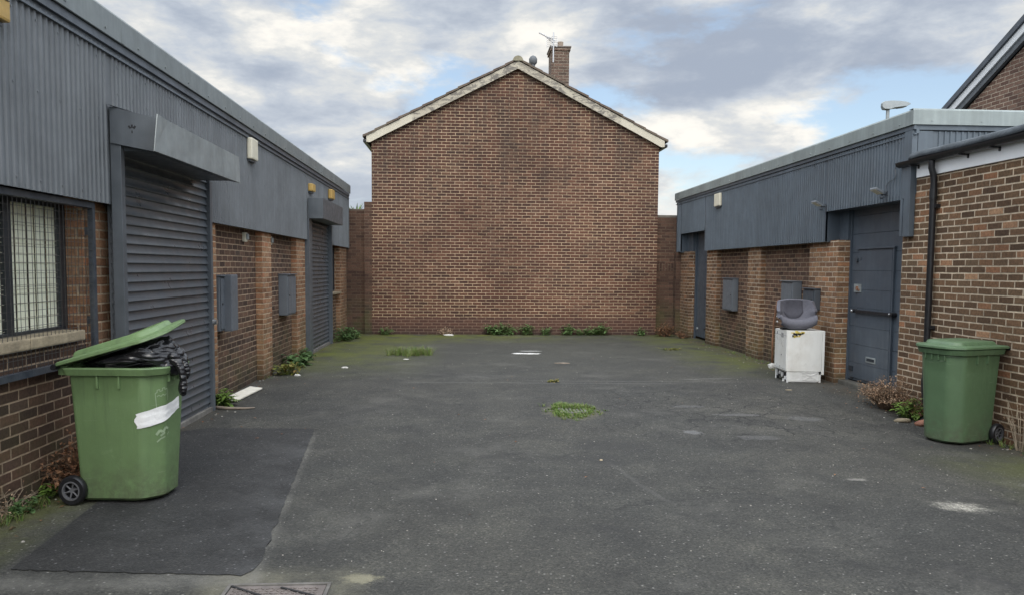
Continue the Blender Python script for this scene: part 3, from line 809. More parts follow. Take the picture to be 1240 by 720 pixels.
MB().box(5.5, 8.9, 9.26, 19.7, 3.44, 3.56).build('roof', FELT, RW)
MB().box(8.6, 8.9, 9.3, 19.7, -.3, 3.43).box(5.96, 8.59, 19.4, 19.69, -.3, 3.43).each('rear_wall', B_DARK, RW)
MB().box(5.97, 8.59, 9.3, 9.5, -.3, 2.59).build('end_wall', B_DARK, RW)
coping(5.385, -1, 9.165, 19.78, 3.612, 3.43, 3.375, CAP_R, CLAD_R, RW, 0)
ec = MB(); ec.prism([(9.173, 3.620), (9.161, 3.600), (9.161, 3.43), (9.18, 3.43), (9.18, 3.616), (9.26, 3.616), (9.26, 3.620)], lambda p: (5.383, p[0], p[1]), lambda p: (9.0, p[0], p[1]))
for k in range(6): ec.cyl((5.62 + .62 * k, 9.168, 3.475), (5.62 + .62 * k, 9.157, 3.475), .011, seg=8)
ec.build('end_coping', CAP_R, RW)
MB().box(5.42, 9.0, 9.186, 9.21, 3.37, 3.429).build('end_flashing', CLAD_R, RW)

# big panelled door with a wicket door
D1 = MB()
zz = 0.08
hts = (.26, .27, .26, .27, .26, .27, .26, .27, .26, .15)
for h in hts:
    D1.box(5.72, 5.78, 9.46, 11.2, zz + .002, zz + h - .002, .003); zz += h
D1 = D1.build('garage_door', DOOR_B, RW)
MB().box(5.745, 5.80, 9.44, 11.22, 0.06, 2.56).build('door_backing', DOOR_SEAM, D1)
MB().box(5.695, 5.76, 11.17, 11.2, 0, 2.56, .003).box(5.695, 5.76, 9.45, 9.48, 0, 2.56, .003).each('door_frame', DOOR_B, D1)
wk = MB(); zz = .12
for h in (.22, .27, .26, .27, .26, .27, .30):
    wk.box(5.702, 5.717, 10.06, 10.94, zz + .0015, zz + h - .0015, .002); zz += h
WK = wk.build('wicket_door', DOOR_B, RW)
MB().box(5.712, 5.719, 10.03, 10.06, .11, 2.0).box(5.712, 5.719, 10.94, 10.955, .11, 2.0).build('gap', DOOR_SEAM, WK)
MB().box(5.68, 5.719, 9.98, 10.99, 1.975, 2.0, .003).box(5.69, 5.719, 10.0, 10.03, .11, 2.0, .002).build('weather_bar', DOOR_B, WK)
lb = MB(); lb.box(5.66, 5.685, 9.93, 10.99, 1.075, 1.115, .004); lb.cyl((5.72, 10.97, 1.095), (5.645, 10.97, 1.095), .028).cyl((5.72, 9.95, 1.095), (5.645, 9.95, 1.095), .032); lb.build('security_bar', BLACKPL, WK)
kn = MB(); kn.sphere((5.64, 10.97, 1.095), .02).sphere((5.64, 9.97, 1.1), .014); kn.each('bar_knob', CHROME, WK)
MB().box(5.690, 5.7015, 10.83, 11.03, 1.36, 1.48, .002).build('lock_plate', GALV, WK)
MB().cyl((5.69, 10.93, 1.42), (5.675, 10.93, 1.42), .03).box(5.68, 5.69, 10.87, 10.89, 1.38, 1.41).build('lock', RUST, WK)
MB().box(5.692, 5.7015, 10.37, 10.63, .385, .465, .003).build('letter_box', GALV, WK)
MB().box(5.688, 5.6915, 10.40, 10.60, .405, .445).build('letter_flap', DOOR_SEAM, WK)
MB().box(5.705, 5.7195, 11.03, 11.13, .21, .28, .003).build('vent', DOOR_SEAM, D1)
MB().cyl((5.715, 11.0, 1.83), (5.69, 11.0, 1.83), .035).cyl((5.715, 10.88, 1.84), (5.695, 10.88, 1.84), .02).each('eyelet', METER_D, D1)
MB().box(5.705, 5.7195, 11.0, 11.08, .1, .12).build('hasp', BLACKPL, D1)
MB().box(5.58, 5.9, 9.47, 11.2, -.2, .06, .015).build('threshold', simple('dirty_concrete', (.10, .095, .082), .9, 0, .35, 7, dirt=(.05, .05, .04), dirt_amt=.6), RW)
# far double door
D2 = MB()
D2.box(5.70, 5.75, 17.44, 18.10, .06, 2.56, .004).box(5.70, 5.75, 18.11, 18.78, .06, 2.56, .004)
D2 = D2.build('double_door', DOOR_B, RW)
MB().box(5.66, 5.70, 17.42, 17.5, 0, 2.56).box(5.66, 5.699, 18.74, 18.8, 0, 2.56).each('door_frame', DOOR_B, D2)
dd = MB(); dd.box(5.69, 5.6995, 17.52, 18.09, 1.84, 1.86).box(5.69, 5.6995, 17.52, 18.09, .26, .29).box(5.69, 5.6995, 17.52, 18.09, 1.0, 1.03).box(5.68, 5.6995, 17.6, 17.75, .5, .53)
dd.each('hinge_strap', BLACKPL, D2)
MB().cyl((5.70, 18.6, .25), (5.67, 18.6, .25), .035).build('knob', GALV, D2)

meter_box(5.62, 15.62, 16.22, .83, 1.49, -1, 'grey meter box on dark brick nearest the far double door', depth=.12)
meter_box(5.62, 12.62, 13.08, .84, 1.48, -1, 'tall grey meter box on the brick right behind the grey chair shell', depth=.16)
meter_box(5.52, 11.72, 12.12, 1.06, 1.38, -1, 'small dark grey meter box on the orange brick pier beside the chair shell', METER_D, depth=.10)
alarm_box(5.42, 16.2, 16.55, 3.02, 3.29, -1, CREAM, 'cream alarm box on the blue grey cladding near the far double door', d=.06)
def flood(y, z, label):
    t = thing('floodlight', (5.42, y, z), label, 'floodlight', 'floodlights above the panelled door')
    MB().cyl((5.42, y, z), (5.35, y, z - .015), .013).box(5.40, 5.42, y - .025, y + .025, z - .025, z + .025).build('arm', METER_D, t)
    Mx = Matrix.Translation((5.285, y, z + .03)) @ Matrix.Rotation(R(28), 4, 'Y')
    MB().box(-.065, .065, -.075, .075, -.014, .016, .006, Mx).build('head', METER_M, t)
    MB().box(-.055, .055, -.064, .064, -.018, -.0145, 0, Mx).build('lens', CREAM, t)
    MB().sphere((5.34, y - .02, z - .05), .026, 10).build('sensor', METER_D, t)
flood(11.45, 2.64, 'grey floodlight over the far corner of the panelled door')
flood(9.75, 2.66, 'grey floodlight with a loose cable near the building corner')
cb = MB(); pts = []
for k in range(30):
    tt = k / 29; pts.append((5.40 - .004, 9.72 - .28 * tt + .05 * math.sin(tt * 9), 2.66 + .36 * tt + .05 * math.sin(tt * 7) * (1 - tt)))
cb.tube(pts, .006, 6); o = cb.build('cable', DARKGREY, None, True); tag(o, 'thin loose cable running up the cladding from the floodlight', 'cable')
st = MB(); st.tube([(5.55, 13.60, .0), (5.555, 13.62, .4), (5.57, 13.63, .75), (5.59, 13.60, 1.0), (5.60, 13.55, 1.15)], .017, 8)
o = st.build('rusty_strip', RUST, None, True); tag(o, 'bent rusty orange strip leaning on brick behind the white appliance', 'metal strip')

# ------------------------------------------------------------------ NEAR RIGHT BRICK BUILDING
NB = thing('brick_outbuilding', (5.6, 6, 0), 'flat-roofed brown brick building with white fascia and black gutter', 'building')
MB().box(5.48, 5.80, -5, 9.45, -.4, 2.79).build('brick_wall', B_NEAR, NB)
MB().box(5.455, 5.479, -5, 9.17, 2.792, 2.955, .003).build('fascia', WHITE_B, NB)
rf = MB(); k = 60
rows = []
for i in range(k + 1):
    y = -5 + (9.18 + 5) * i / k
    w = .012 * mnoise.noise(Vector((y * 2.3, 0, 1))); w2 = .02 * mnoise.noise(Vector((y * 1.3, 4, 1)))
    rows.append([(8.5, y, 3.085), (5.6, y, 3.09), (5.40 + w2, y, 3.09 + w), (5.36 + w2, y, 3.07 + w), (5.345 + w2, y, 3.012 + w), (5.372 + w2, y, 3.006 + w), (5.6, y, 2.985)])
rf.grid(rows)
rf.build('roof', FELT, NB, True)
gt = MB(); prof = [(5.45 + .0, 2.985)]
ring = []
for a in range(0, 181, 15): ring.append((5.39 - .06 * math.cos(R(a)), 2.998 - .06 * math.sin(R(a))))
inner = [(5.39 - .053 * math.cos(R(a)), 2.998 - .053 * math.sin(R(a))) for a in range(180, -1, -15)]
gt.prism(ring + inner, lambda p: (p[0], -5, p[1]), lambda p: (p[0], 9.43, p[1]))
G_ = gt.build('gutter', BLACKPL, NB, 'auto')
br = MB()
for y in (9.12, 8.2, 7.7, 6.8, 6.0, 5.1):
    br.box(5.33, 5.455, y - .010, y + .010, 2.925, 2.940).box(5.443, 5.454, y - .012, y + .012, 2.895, 2.940)
br.each('bracket', BLACKPL, G_)
dp = MB(); dp.tube([(5.39, 8.76, 2.94), (5.39, 8.76, 2.86), (5.415, 8.76, 2.78), (5.425, 8.76, 2.7), (5.425, 8.76, .32)], .036, 14)
dp.cyl((5.425, 8.76, 2.62), (5.425, 8.76, 2.50), .043, seg=14).box(5.42, 5.4795, 8.70, 8.82, 2.40, 2.44).box(5.42, 5.4795, 8.70, 8.82, 1.0, 1.04)
dp.tube([(5.425, 8.76, .42), (5.425, 8.74, .30), (5.42, 8.70, .16), (5.40, 8.66, .0), (5.36, 8.6, -.04), (5.2, 8.45, -.045)], [.046, .05, .055, .058, .05, .03], 12)
dp.build('downpipe', BLACKPL, NB, 'auto')

# ------------------------------------------------------------------ GABLE HOUSE
HX, HZ = 1.31, 6.83
GH = thing('gable_house', (HX, 19.65, 0), 'red brown brick house with a blank gable wall and weathered white bargeboards', 'house')
def roofz(x): return HZ - abs(x - HX) * .513
w = MB()
w.prism([(-2.30, -.3), (4.92, -.3), (4.92, 4.86), (HX, 6.70), (-2.30, 4.86)], lambda p: (p[0], 19.65, p[1]), lambda p: (p[0], 28, p[1]))
w.build('wall', B_HOUSE, GH)

def weather_mat():
    m, n = new_mat('bargeboard_peeling')
    geo = n.node('ShaderNodeNewGeometry'); P = geo.outputs['Position']
    X, Y, Z = n.sep(P)
    f = n.noise(n.vmath('MULTIPLY', P, (1, 1, 2.4)), 4.5, 8, .72, dist=.5)
    c = n.mix(n.rng(f, .47, .55), (.43, .39, .31), (.16, .145, .125))
    c = n.mix(n.rng(n.noise(P, 1.1, 5), .45, .65, 0, .5), c, (.30, .265, .205))
    c = n.mix(n.rng(n.math('ABSOLUTE', n.math('SUBTRACT', X, HX)), 2.55, 2.62), c, n.mix(f, (.44, .40, .31), (.55, .51, .42)))
    n.put(n.b.inputs['Base Color'], c); n.b.inputs['Roughness'].default_value = .8
    n.put(n.b.inputs['Normal'], n.bump(f, .004, 1)); return m
BARGE = weather_mat()
for sgn in (-1, 1):
    e = HX + sgn * 3.72
    poly = [(HX, HZ - .045), (HX, HZ - .235), (HX + sgn * 3.36, roofz(HX + sgn * 3.36) - .225), (HX + sgn * 3.63, roofz(e) - .205 + .02), (e, roofz(e) - .18), (e, roofz(e) - .03)]
    MB().prism(poly, lambda p: (p[0], 19.53, p[1]), lambda p: (p[0], 19.57, p[1])).build('bargeboard', BARGE, GH)
sf = MB()
for sgn in (-1, 1):
    pts = [(HX, HZ - .17), (HX + sgn * 3.7, roofz(HX + sgn * 3.7) - .17), (HX + sgn * 3.7, roofz(HX + sgn * 3.7) - .14), (HX, HZ - .14)]
    sf.prism(pts, lambda p: (p[0], 19.571, p[1]), lambda p: (p[0], 19.649, p[1]))
sf.each('soffit', WEATHER, GH)
# stepped tile courses, both slopes, sawn into single tiles along the verge
tl = MB(); random.seed(8)
for sgn in (-1, 1):
    nT = 13; L = 3.78
    for i in range(nT):
        a = i * L / nT; b = (i + 1) * L / nT + .03
        j = random.uniform(-.008, .008)
        ya = 19.50 + random.uniform(-.012, .012)
        za = roofz(HX + a) + .005 + j; zb = roofz(HX + b) + .030 + j
        tl.prism([(HX + sgn * a, za - .03), (HX + sgn * b, zb - .045), (HX + sgn * b, zb + .012), (HX + sgn * a, za + .015)], lambda p: (p[0], ya, p[1]), lambda p: (p[0], 28.2, p[1]))
RF = tl.build('roof', ROOFT, GH)
rd = MB()
rng_ = [(HX + .13 * math.cos(R(a)), HZ - .055 + .125 * math.sin(R(a))) for a in range(0, 181, 20)]
y = 19.49
while y < 28:
    rd.prism(rng_, lambda p: (p[0], y, p[1]), lambda p: (p[0], y + .43, p[1] + .004)); y += .445
rd.build('ridge_tiles', simple('ridge_concrete', (.22, .20, .14), .9, 0, .3, 8), RF)
MB().box(-2.50, -2.40, 19.575, 28.2, 4.74, 4.82, .02).box(5.02, 5.12, 19.575, 28.2, 4.74, 4.82, .02).each('gutter', BLACKPL, GH)
CH = MB().box(2.27, 2.74, 20.72, 21.4, 5.9, 7.38).box(2.24, 2.77, 20.69, 21.43, 7.381, 7.455).build('chimney', CHIM, GH)
MB().box(2.22, 2.79, 20.67, 21.46, 7.456, 7.495, .01).build('capping', CAPSTONE, CH)
MB().tube([(2.53, 20.95, 7.50), (2.53, 20.95, 7.58), (2.53, 20.95, 7.66)], [.085, .075, .08], 14).build('chimney_pot', CLAYPOT, CH)
fl = MB(); random.seed(3)
for k in range(5):
    x = 2.20 + .125 * k
    fl.box(x, x + .12, 20.60, 20.715, roofz(x + .06) + .01, roofz(x + .06) + .075 + random.uniform(0, .04), .006)
fl.each('lead_flashing', LEAD, CH)
MB().cyl((1.785, 20.7, 6.5), (1.785, 20.7, 7.0), .055, seg=12).tube([(1.785, 20.7, 7.0), (1.785, 20.7, 7.04), (1.785, 20.7, 7.14), (1.785, 20.7, 7.20), (1.785, 20.7, 7.23)], [.07, .105, .11, .075, .02], 14).build('vent_pipe', PIPEG, GH, 'auto')

AE = thing('tv_aerial', (2.31, 20.66, 7.3), 'silver television aerial strapped to the brick chimney', 'aerial')
MB().cyl((2.31, 20.63, 7.05), (2.31, 20.63, 7.82), .018, seg=8).build('mast', ALU, AE)
bo = MB(); bo.tube([(2.36, 20.63, 7.60), (1.92, 20.60, 7.79)], .014, 6).tube([(2.31, 20.63, 7.54), (2.08, 20.615, 7.72)], .012, 6)
d = Vector((-.44, -.03, .19)).normalized()
for k in range(9):
    p = Vector((2.28, 20.625, 7.635)) + d * (.045 * k); bo.tube([p + Vector((0, -.10 + .004 * k, 0)), p + Vector((0, .10 - .004 * k, 0))], .006, 5)
    bo.tube([p + Vector((-.012, 0, -.03)), p + Vector((.012, 0, .035))], .007, 5)
bo.build('boom', ALU, AE)
rf = MB()
for dx, dz in ((-.04, 0), (.07, .02)):
    for k in range(6):
        z = 7.44 + .05 * k + dz
        rf.tube([(2.25 + dx * 1.2 - .07, 20.6, z), (2.25 + dx * 1.2 + .07, 20.66, z + .01)], .007, 5)
    rf.tube([(2.25 + dx * 1.2 - .07, 20.6, 7.43 + dz), (2.25 + dx * 1.2 - .07, 20.6, 7.71 + dz)], .008, 5).tube([(2.25 + dx * 1.2 + .07, 20.66, 7.43 + dz), (2.25 + dx * 1.2 + .07, 20.66, 7.71 + dz)], .008, 5)
rf.build('reflector', ALU, AE)

# boundary walls either side of the gable
b1 = thing('boundary_wall', (-2.6, 19.8, 0), 'mossy brick boundary wall between the grey workshop and the gable', 'wall')
MB().box(-3.8, -2.49, 19.765, 19.95, -.3, 3.08).build('brickwork', B_BOUND, b1)
MB().box(-2.489, -2.302, 19.66, 19.95, -.3, 3.29).build('pier', B_BOUND, b1)
MB().box(-3.8, -2.489, 19.762, 19.97, 3.081, 3.12, .008).build('coping', simple('wall_coping', (.13, .105, .085), .9, 0, .3, 8), b1)
b2 = thing('boundary_wall', (5.2, 19.8, 0), 'dark brick boundary wall with an upright brick course beside the blue grey workshop', 'wall')
MB().box(4.922, 6.4, 19.79, 19.95, -.3, 3.0).build('brickwork', B_BOUND, b2)
MB().box(4.922, 6.4, 19.786, 19.97, 3.001, 3.06, .008).build('coping', simple('wall_coping_grey', (.15, .135, .115), .9, 0, .3, 8), b2)
sc_ = MB()
for k in range(7): sc_.box(4.935 + .075 * k, 4.998 + .075 * k, 19.782, 19.789, 1.62, 1.83)
sc_.build('soldier_course', B_SOLDIER, b2)
MB().box(5.40, 5.62, 19.56, 19.79, -.3, 2.115).build('pier', B_BOUND, b2)

# far right house, seen above the workshop
H2 = thing('terrace_house', (9.5, 11.6, 0), 'brick house with a white-edged gable rising behind the blue grey workshop', 'house')
AY, AZ = 11.4, 6.62
def zr(y): return AZ - abs(y - AY) * .515
MB().prism([(7.75, -.3), (15.05, -.3), (15.05, zr(15.05) - .33), (AY, AZ - .33), (7.75, zr(7.75) - .33)], lambda p: (9.5, p[0], p[1]), lambda p: (18, p[0], p[1])).build('wall', H2BR, H2)
WHITE_H = simple('white_verge_paint', (.66, .67, .68), .6, 0, .05, 1)
SLATE = simple('slate_roof', (.075, .085, .10), .7, 0, .2, 5)
for sg in (1, -1):
    e = AY + sg * 3.95
    MB().prism([(AY, AZ - .03), (e, zr(e) - .03), (e, zr(e) - .17), (AY, AZ - .18)], lambda p: (9.40, p[0], p[1]), lambda p: (9.43, p[0], p[1])).build('bargeboard', WHITE_H, H2)
    MB().prism([(AY, AZ - .18), (e, zr(e) - .18), (e, zr(e) - .29), (AY, AZ - .29)], lambda p: (9.43, p[0], p[1]), lambda p: (9.498, p[0], p[1])).build('soffit', PIPEG, H2)
    e = AY + sg * 4.05
    MB().prism([(AY, AZ - .02), (e, zr(e) - .02), (e, zr(e) + .09), (AY, AZ + .09)], lambda p: (9.36, p[0], p[1]), lambda p: (18.2, p[0], p[1])).build('roof', SLATE, H2)

# street lamp behind the right workshop
SL = thing('street_lamp', (11.05, 20, 0), 'pale grey street lamp rising behind the workshop roof', 'street lamp')
MB().tube([(11.05, 20, 0), (11.05, 20, 1.2), (11.05, 20, 1.25), (11.05, 20, 5.98)], [.09, .09, .06, .042], 12).build('post', LAMPG, SL, 'auto')
hm = MB()
secs = [(10.88, .05, 5.94, 6.04), (10.93, .08, 5.88, 6.085), (11.08, .11, 5.875, 6.10), (11.16, .12, 5.91, 6.10), (11.3, .13, 5.93, 6.095), (11.5, .12, 5.96, 6.08), (11.63, .06, 6.03, 6.052)]
hm.loft([[(x, 20 - w, z0 + .01), (x, 20 - w * .8, z0), (x, 20 + w * .8, z0), (x, 20 + w, z0 + .01), (x, 20 + w * .8, z1), (x, 20 - w * .8, z1)] for x, w, z0, z1 in secs])
HD = hm.build('lamp_head', LAMPG, SL, 'auto')
MB().loft([[(x, 20 - .1, z), (x, 20 + .1, z), (x, 20 + .1, z - .012), (x, 20 - .1, z - .012)] for x, z in ((11.32, 5.935), (11.5, 5.962))]).build('lens', LAMPL, HD)

# ------------------------------------------------------------------ WHEELIE BINS
def ring(hx0, hx1, hy, z, ch=.115, k=3):
    """one horizontal section of the bin: back at hx0, front at hx1 with chamfered, softened front corners"""
    base = [(hx0, -hy), (hx1 - ch, -hy), (hx1, -hy + ch * 1.0), (hx1, hy - ch * 1.0), (hx1 - ch, hy), (hx0, hy)]
    rad = [.03, .04, .04, .04, .04, .03]
    out = []
    m_ = len(base)
    for i in range(m_):
        p = Vector(base[i]); a = Vector(base[i - 1]); b = Vector(base[(i + 1) % m_])
        r = rad[i]; pa = p + (a - p).normalized() * r; pb = p + (b - p).normalized() * r
        for t in range(k + 1):
            u = t / k; q = pa * (1 - u) ** 2 + p * 2 * u * (1 - u) + pb * u * u
            out.append((q.x, q.y, z))
    return out
def bin_section(z):
    t = z / .88
    return (-.265 - .045 * t, .305 + .045 * t, .235 + .038 * t)
def bin_ring(z, grow=0):
    a, b, c = bin_section(z); return ring(a - grow, b + grow, c + grow, z)
def wheelie_bin(loc, rot, label, mat, lid_angle, sc=.97):
    t = thing('wheelie_bin', loc, label, 'wheelie bin', 'green wheelie bins', True, rot)
    t.scale = sc if isinstance(sc, tuple) else (sc, sc, sc)
    b = MB()
    zs = [.02, .04, .12, .3, .5, .7, .88]
    rings = [bin_ring(zs[0], -.02)] + [bin_ring(z) for z in zs[1:]]
    rings += [bin_ring(.885, .004), bin_ring(.889, .024), bin_ring(.932, .034), bin_ring(.94, .028), bin_ring(.94, -.005)]
    rings += [[(x, y, .86) for x, y, z in bin_ring(.86, -.012)], [(x * .9, y * .9, .25) for x, y, z in bin_ring(.3, -.015)]]
    b.loft(rings); b.build('body', mat, t, 'auto')
    # ribs under the rim and the comb on the front
    r = MB()
    for (x, y) in ((-.10, -1), (.06, -1), (-.10, 1), (.06, 1)):
        a, bb, c = bin_section(.84); r.box(x - .008, x + .008, y * (c - .004), y * (c + .014), .80, .887, .003)
    for k in range(4):
        y = -.12 + .08 * k; a, bb, c = bin_section(.84); r.box(bb - .01, bb + .016, y - .007, y + .007, .83, .888, .003)
    r.each('rim_rib', mat, t)
    # rear handle bar and hinge lugs
    h = MB(); h.tube([(-.39, -.25, .93), (-.39, .25, .93)], .016, 10)
    for y in (-.24, -.08, .08, .24): h.box(-.40, -.33, y - .014, y + .014, .885, .948, .006)
    h.build('handle', mat, t, 'auto')
    # lid, hinged at the rear
    L = MB(); ca, sa = math.cos(lid_angle), math.sin(lid_angle)
    hx, hz = -.385, .952
    def T(x, y, z):   # closed-lid coordinates -> opened; the sheet sags a little when it stands open
        z = z + (.05 * (y / .3) * ((x + .35) / .8) if lid_angle else 0)
        dx, dz = x - hx, z - hz
        return (hx + dx * ca - dz * sa, y, hz + dx * sa + dz * ca)
    def lr(a0, a1, w, z, ch): return [T(x, y, zz) for x, y, zz in ring(a0, a1, w, z, ch)]
    secs = [lr(-.385, .405, .315, .944, .13), lr(-.388, .412, .322, .949, .13), lr(-.386, .41, .32, .966, .13), lr(-.375, .395, .308, .973, .125),
            lr(-.30, .325, .235, .978, .09), lr(-.285, .31, .222, 1.006, .085), lr(-.27, .29, .205, 1.014, .08)]
    under = [lr(-.27, .28, .20, 1.004, .08), lr(-.295, .315, .225, .968, .085), lr(-.37, .39, .302, .955, .125)]
    L.loft(secs + (under if lid_angle else []), not lid_angle or True, True)
    L.build('lid', mat, t, 'auto')
    hp = MB()
    for y in (-.30, .30): hp.cyl((-.39, y - .03, .945), (-.39, y + .03, .945), .02, seg=10)
    hp.each('hinge_pin', BLACKPL, t)
    MB().cyl((-.30, -.27, .10), (-.30, .27, .10), .012, seg=8).build('axle', BLACKPL, t)
    for s in (-1, 1):
        wh = thing('wheel', (0, 0, 0), None, None, None, True); wh.parent = t
        y0, y1 = s * .245, s * .30
        tyre = MB(); rr = []
        for rad, y in ((.06, y0), (.092, y0), (.102, y0 + s * .012), (.102, y1 - s * .012), (.092, y1), (.066, y1), (.064, y1 - s * .012), (.06, y0)):
            rr.append([(-.305 + rad * math.cos(2 * PI * k / 28), y, .102 + rad * math.sin(2 * PI * k / 28)) for k in range(28)])
        tyre.grid(rr, True); tyre.build('tyre', BLACKPL, wh, 'auto')
        rm = MB()
        rm.cyl((-.305, y0, .102), (-.305, y1 - s * .012, .102), .018, seg=12)
        for k in range(6):
            a = 2 * PI * k / 6 + .3; rm.tube([(-.305 + .012 * math.cos(a), y1 - s * .016, .102 + .012 * math.sin(a)), (-.305 + .062 * math.cos(a), y1 - s * .012, .102 + .062 * math.sin(a))], .006, 6)
        rr = [[(-.305 + rad * math.cos(2 * PI * k / 28), y, .102 + rad * math.sin(2 * PI * k / 28)) for k in range(28)] for rad, y in ((.066, y1 - s * .002), (.066, y1 + s * .003), (.056, y1 + s * .003), (.054, y1 - s * .02))]
        rm.grid(rr, True); rm.build('rim', simple('wheel_grey', (.10, .10, .105), .5), wh)
        wd = MB(); wd.cyl((-.305, y0 + s * .004, .102), (-.305, y0 + s * .012, .102), .06, seg=24); wd.build('disc', BLACKPL, wh)
    return t
BL_LOC = (-2.405, 5.72, gz(-2.3, 5.7)); BL_ROT = R(-4)
BINL = wheelie_bin(BL_LOC, BL_ROT, 'green wheelie bin with its lid propped open by a black bag', BIN_G, R(18.3), (.94, .95, 1.025))
BINR = wheelie_bin((5.06, 7.62, gz(5.1, 7.6)), R(198), 'green wheelie bin with its lid shut against the brown brick wall', BIN_G2, 0, (.91, .93, 1.03))

# marks stuck on the open bin: a white tape band round the near front corner, faint painted marks
def on_bin(u, z, off=.003):
    """u: metres along the section from the near (-y) rear corner; returns point proud of the body"""
    rg = bin_ring(z, off)
    idx = list(range(len(rg)))
    st = 3
    d = 0
    for i in range(st, len(rg) - 1):
        a, b = Vector(rg[i]), Vector(rg[i + 1]); l = (b - a).length
        if d + l >= u: return a + (b - a) * ((u - d) / l)
        d += l
    return Vector(rg[-1])
tp = MB(); rows = []
for j in range(7):
    v = j / 6; row = []
    for i in range(26):
        t = i / 25
        u = .44 + .44 * t + (.012 * math.sin(v * 9) if i == 0 else 0)
        z = .575 + .085 * t + (.10 + .012 * math.sin(t * 5)) * (v - .5) + .006 * mnoise.noise(Vector((t * 6, v * 3, 1)))
        row.append(on_bin(u, z, .004 + .004 * abs(math.sin(v * 7 + t * 3))))
    rows.append(row)
tp.grid(rows); tp.build('tape_band', TAPE, BINL, True)
mk = MB()
def stroke(pts, w=.006):
    for (a, b) in zip(pts, pts[1:]):
        k = max(2, int(math.hypot(a[0] - b[0], a[1] - b[1]) / .015))
        q = [(a[0] + (b[0] - a[0]) * i / k, a[1] + (b[1] - a[1]) * i / k) for i in range(k + 1)]
        L = math.hypot(b[0] - a[0], b[1] - a[1]); nx, ny = -(b[1] - a[1]) / L * w / 2, (b[0] - a[0]) / L * w / 2
        mk.grid([[on_bin(x + nx, z + ny, .0025) for x, z in q], [on_bin(x - nx, z - ny, .0025) for x, z in q]])
stroke([(.59, .66), (.59, .76), (.605, .765), (.605, .78), (.625, .785), (.625, .77), (.645, .775), (.645, .79), (.665, .795), (.665, .78), (.69, .785), (.69, .70)])
stroke([(.60, .735), (.615, .745), (.63, .735), (.645, .748), (.66, .74), (.68, .75)])
stroke([(.57, .47), (.60, .50), (.62, .485), (.65, .515), (.68, .50)], .018); stroke([(.57, .42), (.60, .44), (.64, .45)], .01); stroke([(.60, .46), (.64, .48)], .014); stroke([(.66, .46), (.69, .475)], .008)
mk.each('painted_mark', simple('faint_white_mark', (.27, .35, .22), .7), BINL)
mk = MB()
stroke([(.57, .33), (.58, .36), (.575, .39), (.585, .415), (.575, .43)], .007); stroke([(.58, .36), (.59, .35)], .006)
mk.build('scuff', simple('white_scuff', (.62, .64, .58), .7), BINR)

# black bag bulging out under the lid
bg = bmesh.new(); bmesh.ops.create_icosphere(bg, subdivisions=5, radius=1)
for v in bg.verts:
    p = v.co.copy()
    q = Vector((p.x * .33, p.y * .235, p.z * (.15 + .055 * p.x) + .065 * p.x + .04))
    q.x += .03 * p.x * p.z
    nn = mnoise.noise(p * 1.5); rid = abs(mnoise.noise(Vector((p.x * 1.3, p.y * 3.2, p.z * 3.6)) + Vector((nn, 0, 0))))
    q *= 1 + .09 * nn - .16 * (.3 - min(rid, .3))
    if p.x > .45: q.z -= .13 * (p.x - .45) / .55; q.x += .13 * (p.x - .45)
    zm = .083 + .325 * (q.x + .045) + .13 * q.y + .006 * mnoise.noise(p * 6)      # pressed flat where the lid rests on it
    if q.x < .36 and q.z > zm: q.z = zm - .12 * (q.z - zm)
    v.co = q
g = MB(); g.bm.free(); g.bm = bg
BG = thing('rubbish_bag', (BL_LOC[0], BL_LOC[1], .985), 'shiny black plastic rubbish bag bulging out of the open bin', 'rubbish bag', None, True, BL_ROT)
o = g.build('sack', BAG, BG, True); o.location = (.045, -.03, 0.0)
tl_ = MB(); tl_.tube([(.33, -.10, .05), (.39, -.12, .02), (.43, -.13, -.05), (.44, -.13, -.12), (.435, -.135, -.18), (.445, -.13, -.235)], [.055, .042, .028, .022, .036, .012], 12)
tl_.tube([(.38, -.06, .0), (.44, -.05, -.06), (.445, -.06, -.13)], [.05, .03, .012], 10)
o = tl_.build('tied_end', BAG, BG, True)
mo = o.modifiers.new('s', 'SUBSURF'); mo.levels = 2; mo.render_levels = 2
tx = bpy.data.textures.new('crumple', 'CLOUDS'); tx.noise_scale = .11
dm = o.modifiers.new('d', 'DISPLACE'); dm.texture = tx; dm.strength = .03; dm.mid_level = .5
MB().sphere((-.02, -.225, -.045), .05, 12, (1, .5, .35)).build('paper_scrap', PAPER, BG, True)

# ------------------------------------------------------------------ DUMPED APPLIANCE AND CHAIR SHELL
DW = thing('dumped_dishwasher', (5.11, 11.52, gz(5.1, 11.5)), 'white dishwasher dumped against the brick pier by the panelled door', 'dishwasher', None, True, R(-4))
MB().box(-.265, .25, -.27, .27, .165, .78, .008).build('cabinet', APPL, DW)
MB().box(.251, .29, -.272, .272, .12, .778, .006).build('rear_panel', APPL, DW)
MB().box(-.278, -.266, -.262, .262, .175, .775, .004).build('front_panel', APPL, DW)
bs = MB(); bs.box(-.235, .21, -.262, -.245, .008, .163, .004)
Mb = lambda a: Matrix.Translation((.09, -.266, .095)) @ Matrix.Rotation(a, 4, 'Y')
for a in (R(28), R(-28)): bs.box(-.11, .11, -.004, .004, -.006, .006, 0, Mb(a))
bs.box(-.24, -.06, -.268, -.262, .02, .05, .002)
bs.box(-.03, .21, -.27, -.262, .15, .16).box(-.03, .21, -.27, -.262, .03, .04).box(-.035, -.025, -.27, -.262, .03, .16).box(.205, .215, -.27, -.262, .03, .16)
bs.box(-.26, -.235, -.262, -.23, .0, .164, .004).box(-.26, -.23, .23, .262, .0, .164, .004).box(.215, .25, -.255, -.225, 0, .12)
bs.box(-.22, -.12, -.266, -.262, .05, .14, .003)
